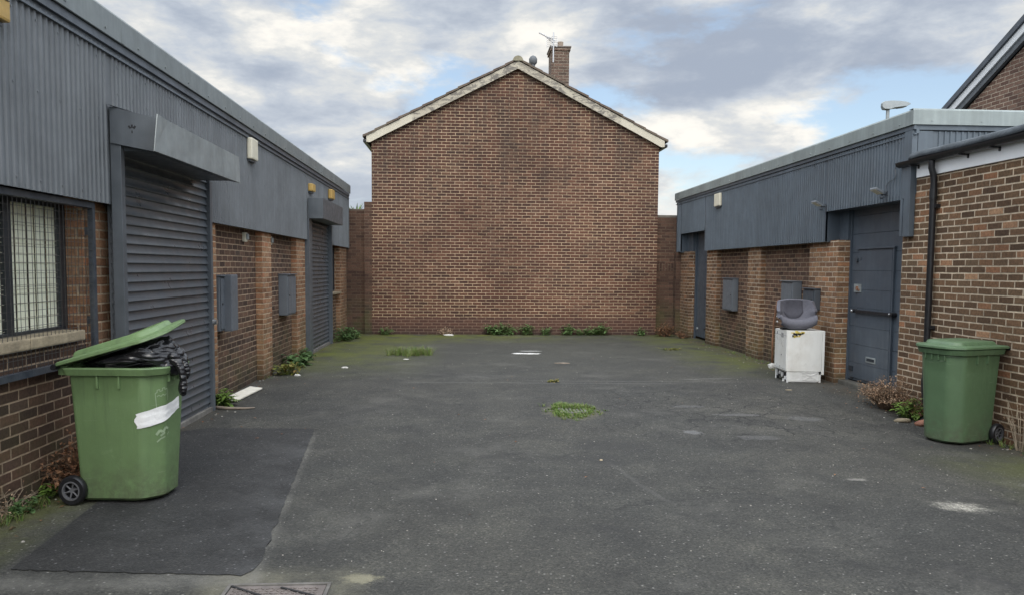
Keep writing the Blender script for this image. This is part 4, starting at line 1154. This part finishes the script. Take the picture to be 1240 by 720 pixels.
bs.box(-.24, -.23, -.24, .24, .145, .163).box(.21, .225, -.245, -.225, .1, .16)
bs.build('base', APPL2, DW)
MB().box(-.225, .24, -.24, .26, .04, .16).build('cavity', APPLD, DW)
pt = MB(); pt.cyl((-.24, .02, .09), (-.2, .02, .09), .04, seg=14).cyl((-.245, .12, .11), (-.2, .12, .11), .025, seg=12).box(-.245, -.20, -.17, -.09, .03, .08, .006).cyl((-.25, -.1, .0), (-.25, -.1, .04), .02)
pt.each('pump', APPL2, DW)
for k, (x, y) in enumerate(((-.23, -.235), (-.23, .235), (.21, -.235), (.21, .235))):
    MB().cyl((x, y, 0), (x, y, .05), .022, seg=10).build('foot', BLACKPL, DW)
MB().box(-.2805, -.2785, -.12, -.02, .665, .735).build('label_plate', simple('grey_label', (.30, .30, .29), .6, 0, .5, 60), DW)
sp = MB(); random.seed(6)
for k in range(16):
    x = random.uniform(-.20, -.03); z = .775 - abs(random.gauss(0, .045)); w = random.uniform(.008, .026); h = random.uniform(.008, .03)
    sp.box(x - w, x + w, -.2725, -.2702 - .0002 * k, max(.64, z - h), min(.778, z + h * .4))
sp.build('yellow_sticker', STICKY, DW)
sp = MB()
for k in range(12):
    x = random.uniform(-.20, -.03); z = .765 - abs(random.gauss(0, .04)); w = random.uniform(.006, .018); h = random.uniform(.006, .022)
    sp.box(x - w, x + w, -.2742 - .0002 * k, -.273, max(.65, z - h), min(.778, z + h * .4))
sp.build('burnt_patch', BLACKPL, DW)
MB().cyl((-.2785, -.05, .40), (-.2815, -.05, .40), .011).cyl((-.2785, .0, .22), (-.2815, .0, .22), .009).box(-.2815, -.2785, .15, .17, .70, .74).each('screw_hole', METER_D, DW)

MB().box(-.2795, -.2782, -.255, .255, .700, .703).box(-.2795, -.2782, -.255, .255, .196, .199).each('seam', METER_M, DW)
MB().box(-.22, .20, -.2715, -.2703, .727, .730).box(.215, .218, -.2715, -.2703, .20, .726).each('pressed_edge', APPL2, DW)
CS = thing('chair_shell', (5.03, 11.50, gz(5, 11.5) + .78), 'grey upholstered tub chair shell lying on top of the dishwasher', 'chair', None, True, R(-6))
def shell(u, v):
    """u across -1..1, v from under the front lip (0) over the seat and up the back (1)"""
    if v < .3:
        a = R(-80) + v / .3 * R(175); y = -.24 - .085 * math.cos(a); z = .10 + .075 * math.sin(a)
    elif v < .45:
        t = (v - .3) / .15; y = -.233 + .15 * t; z = .175 - .02 * t + .01 * t * t
    else:
        t = (v - .45) / .55; y = -.083 + .05 * t + .03 * math.sin(t * PI); z = .165 + (.455 - .165) * t - .02 * t * abs(u) ** 2
    b = max(0, min(1, (v - .2) / .4))
    w = .262 - .005 * b - .02 * max(0, v - .7) / .3
    c = abs(u) ** 3
    y -= (.10 + .07 * (1 - max(0, v - .6) / .4)) * c * b
    z += .10 * c * (1 - b) * .6 + .05 * c * b * (1 - max(0, v - .6) / .4)
    z -= .018 * (1 - u * u) * (1 - b)
    return Vector((u * w, y + .10, z))
sh = MB(); sh.norecalc = True
nu, nv = 28, 24
sh.grid([[shell(-1 + 2 * i / nu, j / nv) for i in range(nu + 1)] for j in range(nv + 1)])
o = sh.build('shell', FABRIC, CS, True)
mo = o.modifiers.new('t', 'SOLIDIFY'); mo.thickness = .05; mo.offset = 1 if False else -1
mo = o.modifiers.new('b', 'BEVEL'); mo.width = .018; mo.segments = 3; mo.limit_method = 'ANGLE'; mo.angle_limit = R(50)
pd = MB(); rows = []
for j in range(15):
    row = []
    for i in range(19):
        uu = -1 + 2 * i / 18
        vmin = .47 + .16 * abs(uu) ** 3.2
        v = vmin + (.985 - vmin) * j / 14
        p = shell(uu * .60 - .10, v); e = min(1, (1 - abs(uu)) * 5, j / 2.5)
        row.append(p + Vector((0, -.006 - .022 * max(0, e) ** .6, 0)))
    rows.append(row)
pd.grid(rows); pd.build('back_pad', FABRIC2, CS, True)
MB().sphere((-.275, -.03, .12), .016, 10).sphere((-.28, -.03, .20), .014, 10).each('bolt', CHROME, CS)
MB().cyl((-.02, .02, 0), (-.02, .02, .09), .06, seg=14).box(-.2, .16, -.06, .1, .0, .03, .006).build('seat_base', BLACKPL, CS)

# ------------------------------------------------------------------ COVERS AND DRAIN
MC = thing('manhole_cover', (-.95, 3.92, 0), 'rusty pinkish cast iron inspection cover with a raised chequer pattern', 'manhole cover')
mc = MB(); z0 = gz(-.95, 3.95)
x0, x1, y0, y1 = -1.20, -.715, 3.52, 4.02
fr_ = MB()
fr_.box(x0 - .024, x1 + .024, y1 + .004, y1 + .024, z0 - .05, z0 + .012, .004).box(x0 - .024, x1 + .024, y0 - .024, y0 - .004, z0 - .05, z0 + .012, .004)
fr_.box(x0 - .024, x0 - .004, y0 - .004, y1 + .004, z0 - .05, z0 + .011, .004).box(x1 + .004, x1 + .024, y0 - .004, y1 + .004, z0 - .05, z0 + .011, .004)
fr_.build('frame', IRON_F, MC)
mc.box(x0, x1, y0, y1, z0 - .04, z0 + .006, .003)
for i in range(20):
    for j in range(19):
        cx = x0 + .03 + i * .0275; cy = y0 + .03 + j * .0285
        if cx > x1 - .02 or cy > y1 - .02: continue
        a = R(38) if (i + j) % 2 else R(-38)
        mc.box(-.011, .011, -.0042, .0042, 0, .0055, .0012, Matrix.Translation((cx, cy, z0 + .005)) @ Matrix.Rotation(a, 4, 'Z'))
mc.build('plate', IRON, MC)
for (x, y, r) in ((x0 + .09, y1 - .07, R(-35)), (x1 - .13, y1 - .09, R(-30))):
    MB().box(-.11, .11, -.006, .006, 0, .007, 0, Matrix.Translation((x, y, z0 + .0065)) @ Matrix.Rotation(r, 4, 'Z')).build('lifting_slot', INNER, MC)

DG = thing('drain_grate', (1.28, 9.0, 0), 'small iron drain grate ringed by bright grass', 'drain')
dg = MB(); z0 = gz(1.28, 9.0) + .006
dg.box(1.12, 1.44, 8.84, 8.87, z0 - .03, z0 + .012).box(1.12, 1.44, 9.13, 9.16, z0 - .03, z0 + .012).box(1.12, 1.15, 8.87, 9.13, z0 - .03, z0 + .0115).box(1.41, 1.44, 8.87, 9.13, z0 - .03, z0 + .0115)
for k in range(6): dg.box(1.165 + .042 * k, 1.187 + .042 * k, 8.87, 9.13, z0 - .02, z0 + .010)
dg.build('grate', GRATE, DG)
MB().box(1.13, 1.43, 8.85, 9.15, z0 - .003, z0 + .001).build('gully', INNER, DG)

# ------------------------------------------------------------------ PLANTS
def leaf(mb, p, d, up, L, W, bend=.25, segs=3):
    """a single pointed leaf as a small folded strip"""
    d = d.normalized(); side = d.cross(up)
    if side.length < 1e-4: side = Vector((1, 0, 0))
    side.normalize(); nrm = side.cross(d)
    prev = None; f = []
    prof = [(0, .12), (.3, .8), (.6, 1), (1, .02)] if segs == 3 else [(0, .2), (.5, 1), (1, .02)]
    vs = []
    for t, w in prof:
        c = p + d * L * t - Vector((0, 0, 1)) * bend * L * t * t
        vs.append((mb.bm.verts.new(c + side * W * w * .5 + nrm * W * .12 * w), mb.bm.verts.new(c), mb.bm.verts.new(c - side * W * w * .5 + nrm * W * .12 * w)))
    for a, b in zip(vs, vs[1:]):
        mb.bm.faces.new((a[0], a[1], b[1], b[0])); mb.bm.faces.new((a[1], a[2], b[2], b[1]))

def weed(loc, label, spread, h, n_stems, leaf_l, mat, seed, name='weed', stemmat=None, group=None, yspread=None, cat='weed', lw=.5):
    rnd = random.Random(seed)
    t = thing(name, loc, label, cat, group, True)
    lv = MB(); lv.norecalc = True; sm_ = MB()
    ys_ = spread if yspread is None else yspread
    for k in range(n_stems):
        a = rnd.uniform(0, 2 * PI); r = rnd.random() ** .6
        bx, by = math.cos(a) * r * spread * .55, math.sin(a) * r * ys_ * .55
        tip = Vector((math.cos(a) * r * spread + rnd.uniform(-.3, .3) * spread * .4, math.sin(a) * r * ys_, h * rnd.uniform(.45, 1) * (1 - .35 * r)))
        b0 = Vector((bx, by, 0)); mid = (b0 + tip) / 2 + Vector((0, 0, h * .15))
        path = [b0, mid, tip]
        sm_.tube(path, [.004, .003, .0015], 4)
        nl = rnd.randint(4, 8)
        for i in range(nl):
            u = .15 + .85 * i / (nl - 1)
            p = b0 * (1 - u) ** 2 + mid * 2 * u * (1 - u) + tip * u * u
            aa = rnd.uniform(0, 2 * PI); d = Vector((math.cos(aa), math.sin(aa), rnd.uniform(-.1, .7)))
            L = leaf_l * rnd.uniform(.5, 1.15); leaf(lv, p, d, Vector((0, 0, 1)), L, L * lw * rnd.uniform(.8, 1.3), rnd.uniform(.1, .6))
    lv.build('foliage', mat, t); sm_.build('stem', stemmat or STEM_G, t)
    return t

def dry_bush(loc, label, spread, h, n, seed, seed_mat, twig, yspread=None, leafy=.014, cat='dry weed', lean=(0, 0), dens=10, name='dry_weed'):
    rnd = random.Random(seed)
    t = thing(name, loc, label, cat, None, True)
    tw = MB(); lv = MB(); lv.norecalc = True
    ys_ = spread if yspread is None else yspread
    for k in range(n):
        a = rnd.uniform(0, 2 * PI); r = math.sqrt(rnd.random())
        b0 = Vector((math.cos(a) * r * spread * .3, math.sin(a) * r * ys_ * .3, 0))
        tip = Vector((math.cos(a) * r * spread + lean[0], math.sin(a) * r * ys_ + lean[1], h * rnd.uniform(.35, 1) * math.sqrt(max(.1, 1 - .7 * r * r))))
        mid = (b0 + tip) / 2 + Vector((rnd.uniform(-.05, .05), rnd.uniform(-.05, .05), h * .18))
        pts = [b0 * (1 - u) ** 2 + mid * 2 * u * (1 - u) + tip * u * u for u in (0, .35, .7, 1)]
        tw.tube(pts, [.0035, .003, .002, .001], 4)
        for i in range(dens):
            u = rnd.uniform(.35, 1); p = b0 * (1 - u) ** 2 + mid * 2 * u * (1 - u) + tip * u * u
            d = Vector((rnd.gauss(0, 1), rnd.gauss(0, 1), rnd.gauss(.2, .8)))
            q = p + d.normalized() * rnd.uniform(.01, .06)
            if i % 3 == 0: tw.tube([p, q], [.0014, .0008], 3)
            L = leafy * rnd.uniform(.6, 1.8); leaf(lv, q, d, Vector((0, 0, 1)), L, L * rnd.uniform(.5, .9), rnd.uniform(0, .6), 2)
    tw.build('stem', twig, t); lv.build('foliage', seed_mat, t)
    return t

def tuft(mb, x, y, n, h, spread, rnd, lean=.6):
    for k in range(n):
        a = rnd.uniform(0, 2 * PI); r = rnd.random() * spread
        p = Vector((x + math.cos(a) * r, y + math.sin(a) * r, gz(x, y))); L = h * rnd.uniform(.4, 1.1)
        d = Vector((math.cos(a) * lean * rnd.random(), math.sin(a) * lean * rnd.random(), 1)).normalized()
        s = Vector((-math.sin(a), math.cos(a), 0)) * rnd.uniform(.0025, .005)
        q = p + d * L * .6; e = p + d * L + Vector((math.cos(a), math.sin(a), -.5)) * L * .25
        v = [mb.bm.verts.new(c) for c in (p - s, p + s, q + s * .7, q - s * .7, e)]
        mb.bm.faces.new((v[0], v[1], v[2], v[3])); mb.bm.faces.new((v[3], v[2], v[4]))

GF = 'weeds along the foot of the gable wall'
for (x, y, sp, h, n_, l, sd, lab) in (
    (.93, 19.48, .50, .30, 60, .085, 11, 'broad leafy green weed clump, the largest at the foot of the gable wall'),
    (1.58, 19.50, .24, .30, 26, .08, 12, 'leafy green weed close beside the largest clump by the gable'),
    (2.10, 19.52, .17, .23, 14, .07, 13, 'single thin green weed standing alone between two groups of weeds at the gable'),
    (2.62, 19.52, .22, .28, 20, .075, 14, 'upright green weed, first of the run of four weeds nearest the lone weed'),
    (2.94, 19.52, .18, .18, 14, .065, 15, 'low green weed, shortest of the run of four weeds at the gable'),
    (3.18, 19.50, .22, .22, 18, .075, 16, 'rounded green weed beside the tallest in the run of four at the gable'),
    (3.48, 19.50, .26, .32, 26, .08, 17, 'tall green weed at the end of the run of four beside the gable'),
    (4.52, 19.50, .16, .19, 14, .07, 18, 'small green weed at the gable beside the dry reddish heap'),
    (-1.98, 19.48, .20, .20, 18, .07, 19, 'small green weed at the gable corner nearest the roller shutters')):
    weed((x, y, gz(x, y)), lab, sp * 1.1, h * 1.2, n_, l * 1.25, LEAF_M, sd, group=GF, yspread=min(.14, sp))
dry_bush((-.46, 19.45, 0), 'little dry brown weed at the foot of the gable wall', .20, .24, 34, 21, DRY, TWIG_P, .12, .02)
dry_bush((5.08, 19.25, 0), 'dry reddish brown weed heap under the upright brick course', .30, .36, 70, 22, DRY_RED, TWIG, .25, .03)
dry_bush((5.35, 18.75, 0), 'small brown dead weed at the pier of the far double door', .16, .22, 30, 23, DRY_RED, TWIG, .16, .025)
weed((-2.72, 17.9, 0), 'bushy green weed under the small dark window past the far shutter', .28, .36, 40, .12, LEAF, 31, yspread=.6)
weed((-2.62, 18.6, 0), 'paler low weed in the corner by the mossy boundary wall', .26, .24, 28, .10, LEAF, 32, yspread=.4)
weed((-2.86, 14.2, 0), 'leafy weed at the pier just before the far shutter', .16, .24, 22, .12, LEAF, 33, yspread=.3)
weed((-2.80, 13.2, 0), 'big-leaved green weed against the brick under the closed meter box', .20, .24, 20, .16, LEAF, 34, yspread=.4, lw=.6)
weed((-2.74, 12.15, 0), 'yellowing weed at the foot of the middle brick pier', .22, .24, 30, .10, LEAF_Y, 35, yspread=.25)
weed((-2.86, 9.35, 0), 'bright green weed beside the bottom corner of the near shutter', .15, .24, 26, .13, LEAF_B, 36, yspread=.18, lw=.35)
weed((-2.98, 5.66, 0), 'small fresh green weed on the ground before the dry leaves', .10, .13, 12, .07, LEAF_B, 37)
weed((-2.96, 5.28, 0), 'grey green weed at the foot of the wall below the barred window', .13, .14, 18, .06, LEAF, 38)
dry_bush((-2.90, 6.0, 0), 'dry red brown weeds heaped behind the wheel of the open bin', .24, .42, 150, 41, DRY_RED, TWIG, .5, .024, dens=12)
dry_bush((-2.99, 5.15, 0), 'thin pale dead grasses at the brick foot below the barred window', .08, .2, 26, 42, DRY, TWIG_P, .4, .012)
dry_bush((5.28, 9.28, gz(5.3, 9.3)), 'big dry pinkish brown bush before the panelled door', .28, .45, 170, 43, DRY, TWIG, .5, .017, dens=14, lean=(-.04, 0))
weed((5.27, 8.72, gz(5.3, 8.7)), 'bright green weed between the dry bush and the downpipe', .22, .26, 46, .08, LEAF_B, 44, yspread=.26)
dry_bush((5.32, 8.72, gz(5.3, 8.7)), 'dead stems mixed in behind the bright weed at the downpipe', .2, .34, 46, 45, DRY_RED, TWIG, .2, .018)
dry_bush((5.42, 7.12, gz(5.4, 7.1)), 'sparse yellow dead stems between the shut bin and the wall', .10, .66, 30, 46, DRY, TWIG_P, .3, .013, dens=7)
weed((1.31, 11.34, gz(1.3, 11.3)), 'tiny yellow green weed alone in the middle of the yard', .10, .05, 14, .045, LEAF_Y, 47)
weed((4.35, 15.97, 0), 'flat pale weed patch near the far double door', .30, .06, 26, .05, LEAF_Y, 48, yspread=.2)

gr = MB(); gr.norecalc = True; rnd = random.Random(5)
for k in range(230):
    a = rnd.uniform(0, 2 * PI); r = rnd.gauss(.86, .28) * (1 + .18 * math.sin(3 * a + 1))
    x, y = 1.275 + .215 * r * math.cos(a), 8.98 + .33 * r * math.sin(a)
    tuft(gr, x, y, 15, rnd.uniform(.02, .055) + .03 * (math.sin(a) > .4), .045, rnd, .95)
o = gr.build('grass', GRASS_B, None); tag(o, 'ring of bright green grass around the drain grate', 'grass', kind='stuff')
gr = MB(); gr.norecalc = True
for k in range(46):
    x, y = -1.0 + rnd.gauss(0, .20), 14.95 + rnd.gauss(0, .16); tuft(gr, x, y, 16, .22, .07, rnd, .9)
o = gr.build('grass_tuft', GRASS, None); tag(o, 'tuft of green grass growing from the mossy tarmac near the far shutter', 'grass tuft')
gr = MB(); gr.norecalc = True
for k in range(60):
    y = rnd.choice((rnd.uniform(4.8, 5.6), rnd.uniform(11.6, 14.2), rnd.uniform(17.4, 19.3)))
    tuft(gr, -2.98 + abs(rnd.gauss(0, .05)), y, 8, .09, .04, rnd, .8)
for k in range(40):
    tuft(gr, 5.46 - abs(rnd.gauss(0, .05)), rnd.uniform(12.1, 17.2), 6, .06, .04, rnd, .8)
for k in range(30):
    tuft(gr, 5.42 - abs(rnd.gauss(0, .04)), rnd.uniform(6.0, 8.0), 7, .10, .04, rnd, .8)
o = gr.build('wall_foot_grass', GRASS, None); tag(o, 'sparse grass sprouting along the feet of the side walls', 'grass', kind='stuff')

# spiky palm-like plant beyond the left boundary wall
TR = thing('garden_palm', (-2.9, 21.2, 0), 'spiky green garden plant showing above the mossy boundary wall', 'plant')
MB().tube([(-2.9, 21.2, 0), (-2.88, 21.2, 1.6), (-2.9, 21.2, 2.9)], [.09, .075, .06], 10).build('trunk', BARK, TR)
cr = MB(); cr.norecalc = True; rnd = random.Random(9)
for k in range(120):
    a = rnd.uniform(0, 2 * PI); el = rnd.uniform(-.2, 1.3)
    d = Vector((math.cos(a) * math.cos(el), math.sin(a) * math.cos(el), math.sin(el)))
    leaf(cr, Vector((-2.9, 21.2, 2.9)) + d * .05, d, Vector((0, 0, 1)), rnd.uniform(.45, .72), .035, .3)
cr.build('crown', LEAF_B, TR)

# ------------------------------------------------------------------ LITTER
WB = MB(); WB.box(-.085, .085, -.5, .5, .004, .022, .003, Matrix.Translation((-2.84, 10.15, 0)) @ Matrix.Rotation(R(-3), 4, 'Z') @ Matrix.Rotation(R(7), 4, 'Y'))
for k in range(4): WB.box(-.02, .02, -.006, .006, .0221, .0235, 0, Matrix.Translation((-2.90, 10.25, .0)) @ Matrix.Rotation(R(-13), 4, 'Z') @ Matrix.Rotation(R(-14), 4, 'Y') @ Matrix.Translation((0, -.12 + .05 * k, 0)))
for v in WB.bm.verts: v.co.z += .018
o = WB.build('wooden_board', WOODW); tag(o, 'broken white painted board lying at the brick foot under the open meter box', 'board')
s_ = MB(); s_.tube([(-2.92, 9.18, .03), (-2.75, 9.13, .022), (-2.55, 9.16, .014), (-2.45, 9.2, .016)], [.016, .018, .013, .008], 8)
o = s_.build('stick', STICK, None, True); tag(o, 'grey stick on the ground below the bright weed by the near shutter', 'stick')
def lump(name, loc, sc, mat, label, cat, seed, rough=.35):
    bm = bmesh.new(); bmesh.ops.create_icosphere(bm, subdivisions=2, radius=1)
    for v in bm.verts:
        k = 1 + rough * mnoise.noise(v.co * 1.5 + Vector((seed * 3.1, 0, 0)))
        v.co = Vector((v.co.x * sc[0] * k, v.co.y * sc[1] * k, max(-.6, v.co.z) * sc[2] * k))
    g = MB(); g.bm.free(); g.bm = bm
    for v in bm.verts: v.co += Vector(loc) + Vector((0, 0, sc[2] * .55 + gz(loc[0], loc[1])))
    o = g.build(name, mat, None, False); tag(o, label, cat); return o
lump('crumpled_paper', (5.30, 13.0, 0), (.07, .07, .055), PAPER, 'crumpled white lump at the foot of the brick behind the dishwasher', 'litter', 1)
lump('litter', (-1.97, 12.95, 0), (.06, .03, .015), PAPER, 'flat white scrap on the moss before the far shutter', 'litter', 2)
lump('litter', (-2.55, 12.0, 0), (.05, .03, .02), PAPER, 'small white scrap beside the yellowing weed', 'litter', 3)
lump('broken_brick', (5.18, 8.35, 0), (.10, .07, .045), RUBBLE, 'broken reddish brick by the foot of the downpipe', 'brick', 4, .2)
lump('stone', (5.05, 8.55, 0), (.10, .05, .03), SILL, 'flat pale stone under the bright weed near the downpipe', 'stone', 5, .2)
lump('litter', (1.2, 6.62, 0), (.016, .02, .006), SILL, 'pale chip on the dark stain nearest the camera below the drain', 'litter', 6)
lump('litter', (-.38, 19.3, 0), (.14, .05, .025), PAPER, 'white scrap lying under the little dry weed at the gable', 'litter', 7)
lump('litter', (4.55, 10.55, 0), (.05, .03, .006), SILL, 'flat pale scrap on the tarmac in front of the panelled door', 'litter', 8)
lump('litter', (-1.05, 14.2, 0), (.05, .03, .012), PAPER, 'small white scrap by the grass tuft', 'litter', 9)
lump('leaf_litter', (1.75, 13.65, 0), (.14, .03, .012), STICK, 'thin dark twig on the tarmac beyond the drain', 'twig', 10)
lf = MB(); lf.norecalc = True; rnd = random.Random(31)
for k in range(520):
    q = rnd.random()
    if q < .38: x, y = -2.96 + abs(rnd.gauss(0, .13)), rnd.uniform(4.6, 19.3)
    elif q < .70: x, y = 5.42 - abs(rnd.gauss(0, .16)), rnd.uniform(6.2, 18.8)
    elif q < .92: x, y = rnd.uniform(-2.7, 5.2), 19.6 - abs(rnd.gauss(0, .12))
    else: x, y = rnd.uniform(-2.6, 5.0), rnd.uniform(5, 18)
    a = rnd.uniform(0, 2 * PI); L = rnd.uniform(.018, .045)
    leaf(lf, Vector((x, y, gz(x, y) + rnd.uniform(.006, .02))), Vector((math.cos(a), math.sin(a), rnd.uniform(-.05, .35))), Vector((0, 0, 1)), L, L * rnd.uniform(.4, .7), rnd.uniform(.1, .4), 2)
o = lf.build('fallen_leaves', DRY_RED, None); tag(o, 'dead brown leaves blown along the feet of the walls', 'leaves', kind='stuff')
ch = MB(); rnd = random.Random(14)
def chip(x, y, r):
    z = gz(x, y); k = 5
    a0 = rnd.uniform(0, 2 * PI)
    top = [(x + r * rnd.uniform(.5, .9) * math.cos(a0 + 2 * PI * i / k), y + r * rnd.uniform(.5, .9) * math.sin(a0 + 2 * PI * i / k), z + r * rnd.uniform(.35, .6)) for i in range(k)]
    bot = [(x + r * math.cos(a0 + 2 * PI * i / k), y + r * math.sin(a0 + 2 * PI * i / k), z - .002) for i in range(k)]
    ch.loft([bot, top])
for k in range(420):
    x = rnd.uniform(-2.9, 5.3); y = 3.2 + 13 * rnd.random() ** 1.5
    chip(x, y, rnd.choice((.003, .0035, .004, .006)) * (1 + .04 * y))
for k in range(120):
    chip(-2.98 + abs(rnd.gauss(0, .16)), rnd.uniform(4.5, 14), rnd.choice((.005, .007, .010, .014)))
for k in range(90):
    chip(5.4 - abs(rnd.gauss(0, .2)), rnd.uniform(5.5, 18), rnd.choice((.005, .007, .010, .014)))
o = ch.build('gravel', simple('pale_chippings', (.27, .255, .225), .9, 0, .5, 30)); tag(o, 'pale stone chips scattered over the tarmac', 'gravel', kind='stuff')

# ------------------------------------------------------------------ SKY AND LIGHT
SUN_EL, SUN_AZ = 42, 182      # azimuth clockwise from +Y: veiled sun behind the camera
world = bpy.data.worlds.new('World'); scene.world = world; world.use_nodes = True
nt = world.node_tree; nt.nodes.clear(); n = N(nt)
sky = n.node('ShaderNodeTexSky'); sky.sky_type = 'NISHITA'; sky.sun_disc = False
sky.sun_elevation = R(SUN_EL); sky.sun_rotation = R(SUN_AZ); sky.air_density = 1.1; sky.dust_density = .6; sky.ozone_density = 1.2
tc = n.node('ShaderNodeTexCoord'); D = tc.outputs['Generated']
dx, dy, dz = n.sep(D)
pv = n.comb(dx, dy, n.math('MULTIPLY', dz, 2.6))
pv = n.vmath('ADD', pv, n.vmath('SCALE', n.vmath('SUBTRACT', n.noise(pv, 4.0, 3, .55, col=True), (.5, .5, .5)), scale=.06))
cl = n.noise(n.vmath('ADD', pv, (3.7, 1.9, 0)), 3.9, 9, .58)
body = n.noise(n.vmath('ADD', pv, (9.1, 4.4, 2.0)), 3.3, 7, .55)
lump_ = n.noise(n.vmath('ADD', pv, (1.2, 7.4, 5.0)), 7.0, 8, .60)
cover = n.rng(cl, .375, .49, 0, 1, True)
shade = n.rng(n.math('ADD', n.math('MULTIPLY', body, .5), n.math('MULTIPLY', lump_, .5)), .37, .62, 0, 1, True)
ccol = n.ramp(shade, [(0, (2.65, 3.05, 3.75)), (.45, (3.9, 4.25, 4.75)), (.75, (5.1, 5.2, 5.2)), (1, (7.1, 6.85, 6.35))])
# a real overcast layer is brighter towards the zenith than at the horizon
sv = (math.sin(R(SUN_AZ)) * math.cos(R(SUN_EL)), math.cos(R(SUN_AZ)) * math.cos(R(SUN_EL)), math.sin(R(SUN_EL)))
# cloud is brighter overhead and round the veiled sun, as in a real broken overcast
glow = n.rng(n.vmath('DOT_PRODUCT', D, sv), -.1, .95, 0, 1.8, True)
zen = n.math('ADD', n.rng(dz, .30, .85, 1.0, 3.2, True), glow)
ccol = n.vmath('SCALE', ccol, scale=zen)
blue = n.vmath('SCALE', sky.outputs[0], scale=1.0)
blue = n.mix(.30, blue, (4.3, 4.9, 5.6))
col = n.mix(cover, blue, ccol)
haze = n.rng(dz, .0, .16, .55, 0, True)
col = n.mix(haze, col, (4.5, 4.8, 5.1))
bgd = n.node('ShaderNodeBackground'); n.put(bgd.inputs[0], col); bgd.inputs[1].default_value = .105
ow = n.node('ShaderNodeOutputWorld'); nt.links.new(bgd.outputs[0], ow.inputs[0])

sd = bpy.data.lights.new('sun', 'SUN'); sd.energy = 1.2; sd.angle = R(28); sd.color = (1, .94, .85)
so = bpy.data.objects.new('sun', sd); COL.objects.link(so)
az = R(SUN_AZ); el = R(SUN_EL)
v = Vector((math.sin(az) * math.cos(el), math.cos(az) * math.cos(el), math.sin(el)))
so.rotation_euler = v.to_track_quat('Z', 'Y').to_euler(); so.location = (0, -5, 20)

# ------------------------------------------------------------------ CAMERA
cd = bpy.data.cameras.new('camera'); cam = bpy.data.objects.new('camera', cd); COL.objects.link(cam)
cd.sensor_fit = 'HORIZONTAL'; cd.sensor_width = 36; cd.lens = 36 * 940 / 1240; cd.shift_x = 0; cd.shift_y = 30 / 1240
cd.clip_start = .05; cd.clip_end = 3000
Mc = Matrix.Rotation(-.062017, 4, 'Z') @ Matrix.Rotation(PI / 2 - .068555, 4, 'X') @ Matrix.Rotation(R(.45), 4, 'Z')
Mc.translation = Vector((0, 0, 1.66)); cam.matrix_world = Mc
scene.camera = cam
vs = scene.view_settings
vs.view_transform = 'Standard'; vs.look = 'None'; vs.exposure = 0.5; vs.gamma = 1; vs.use_curve_mapping = False
for o in bpy.data.objects:
    if '_local' in o: del o['_local']
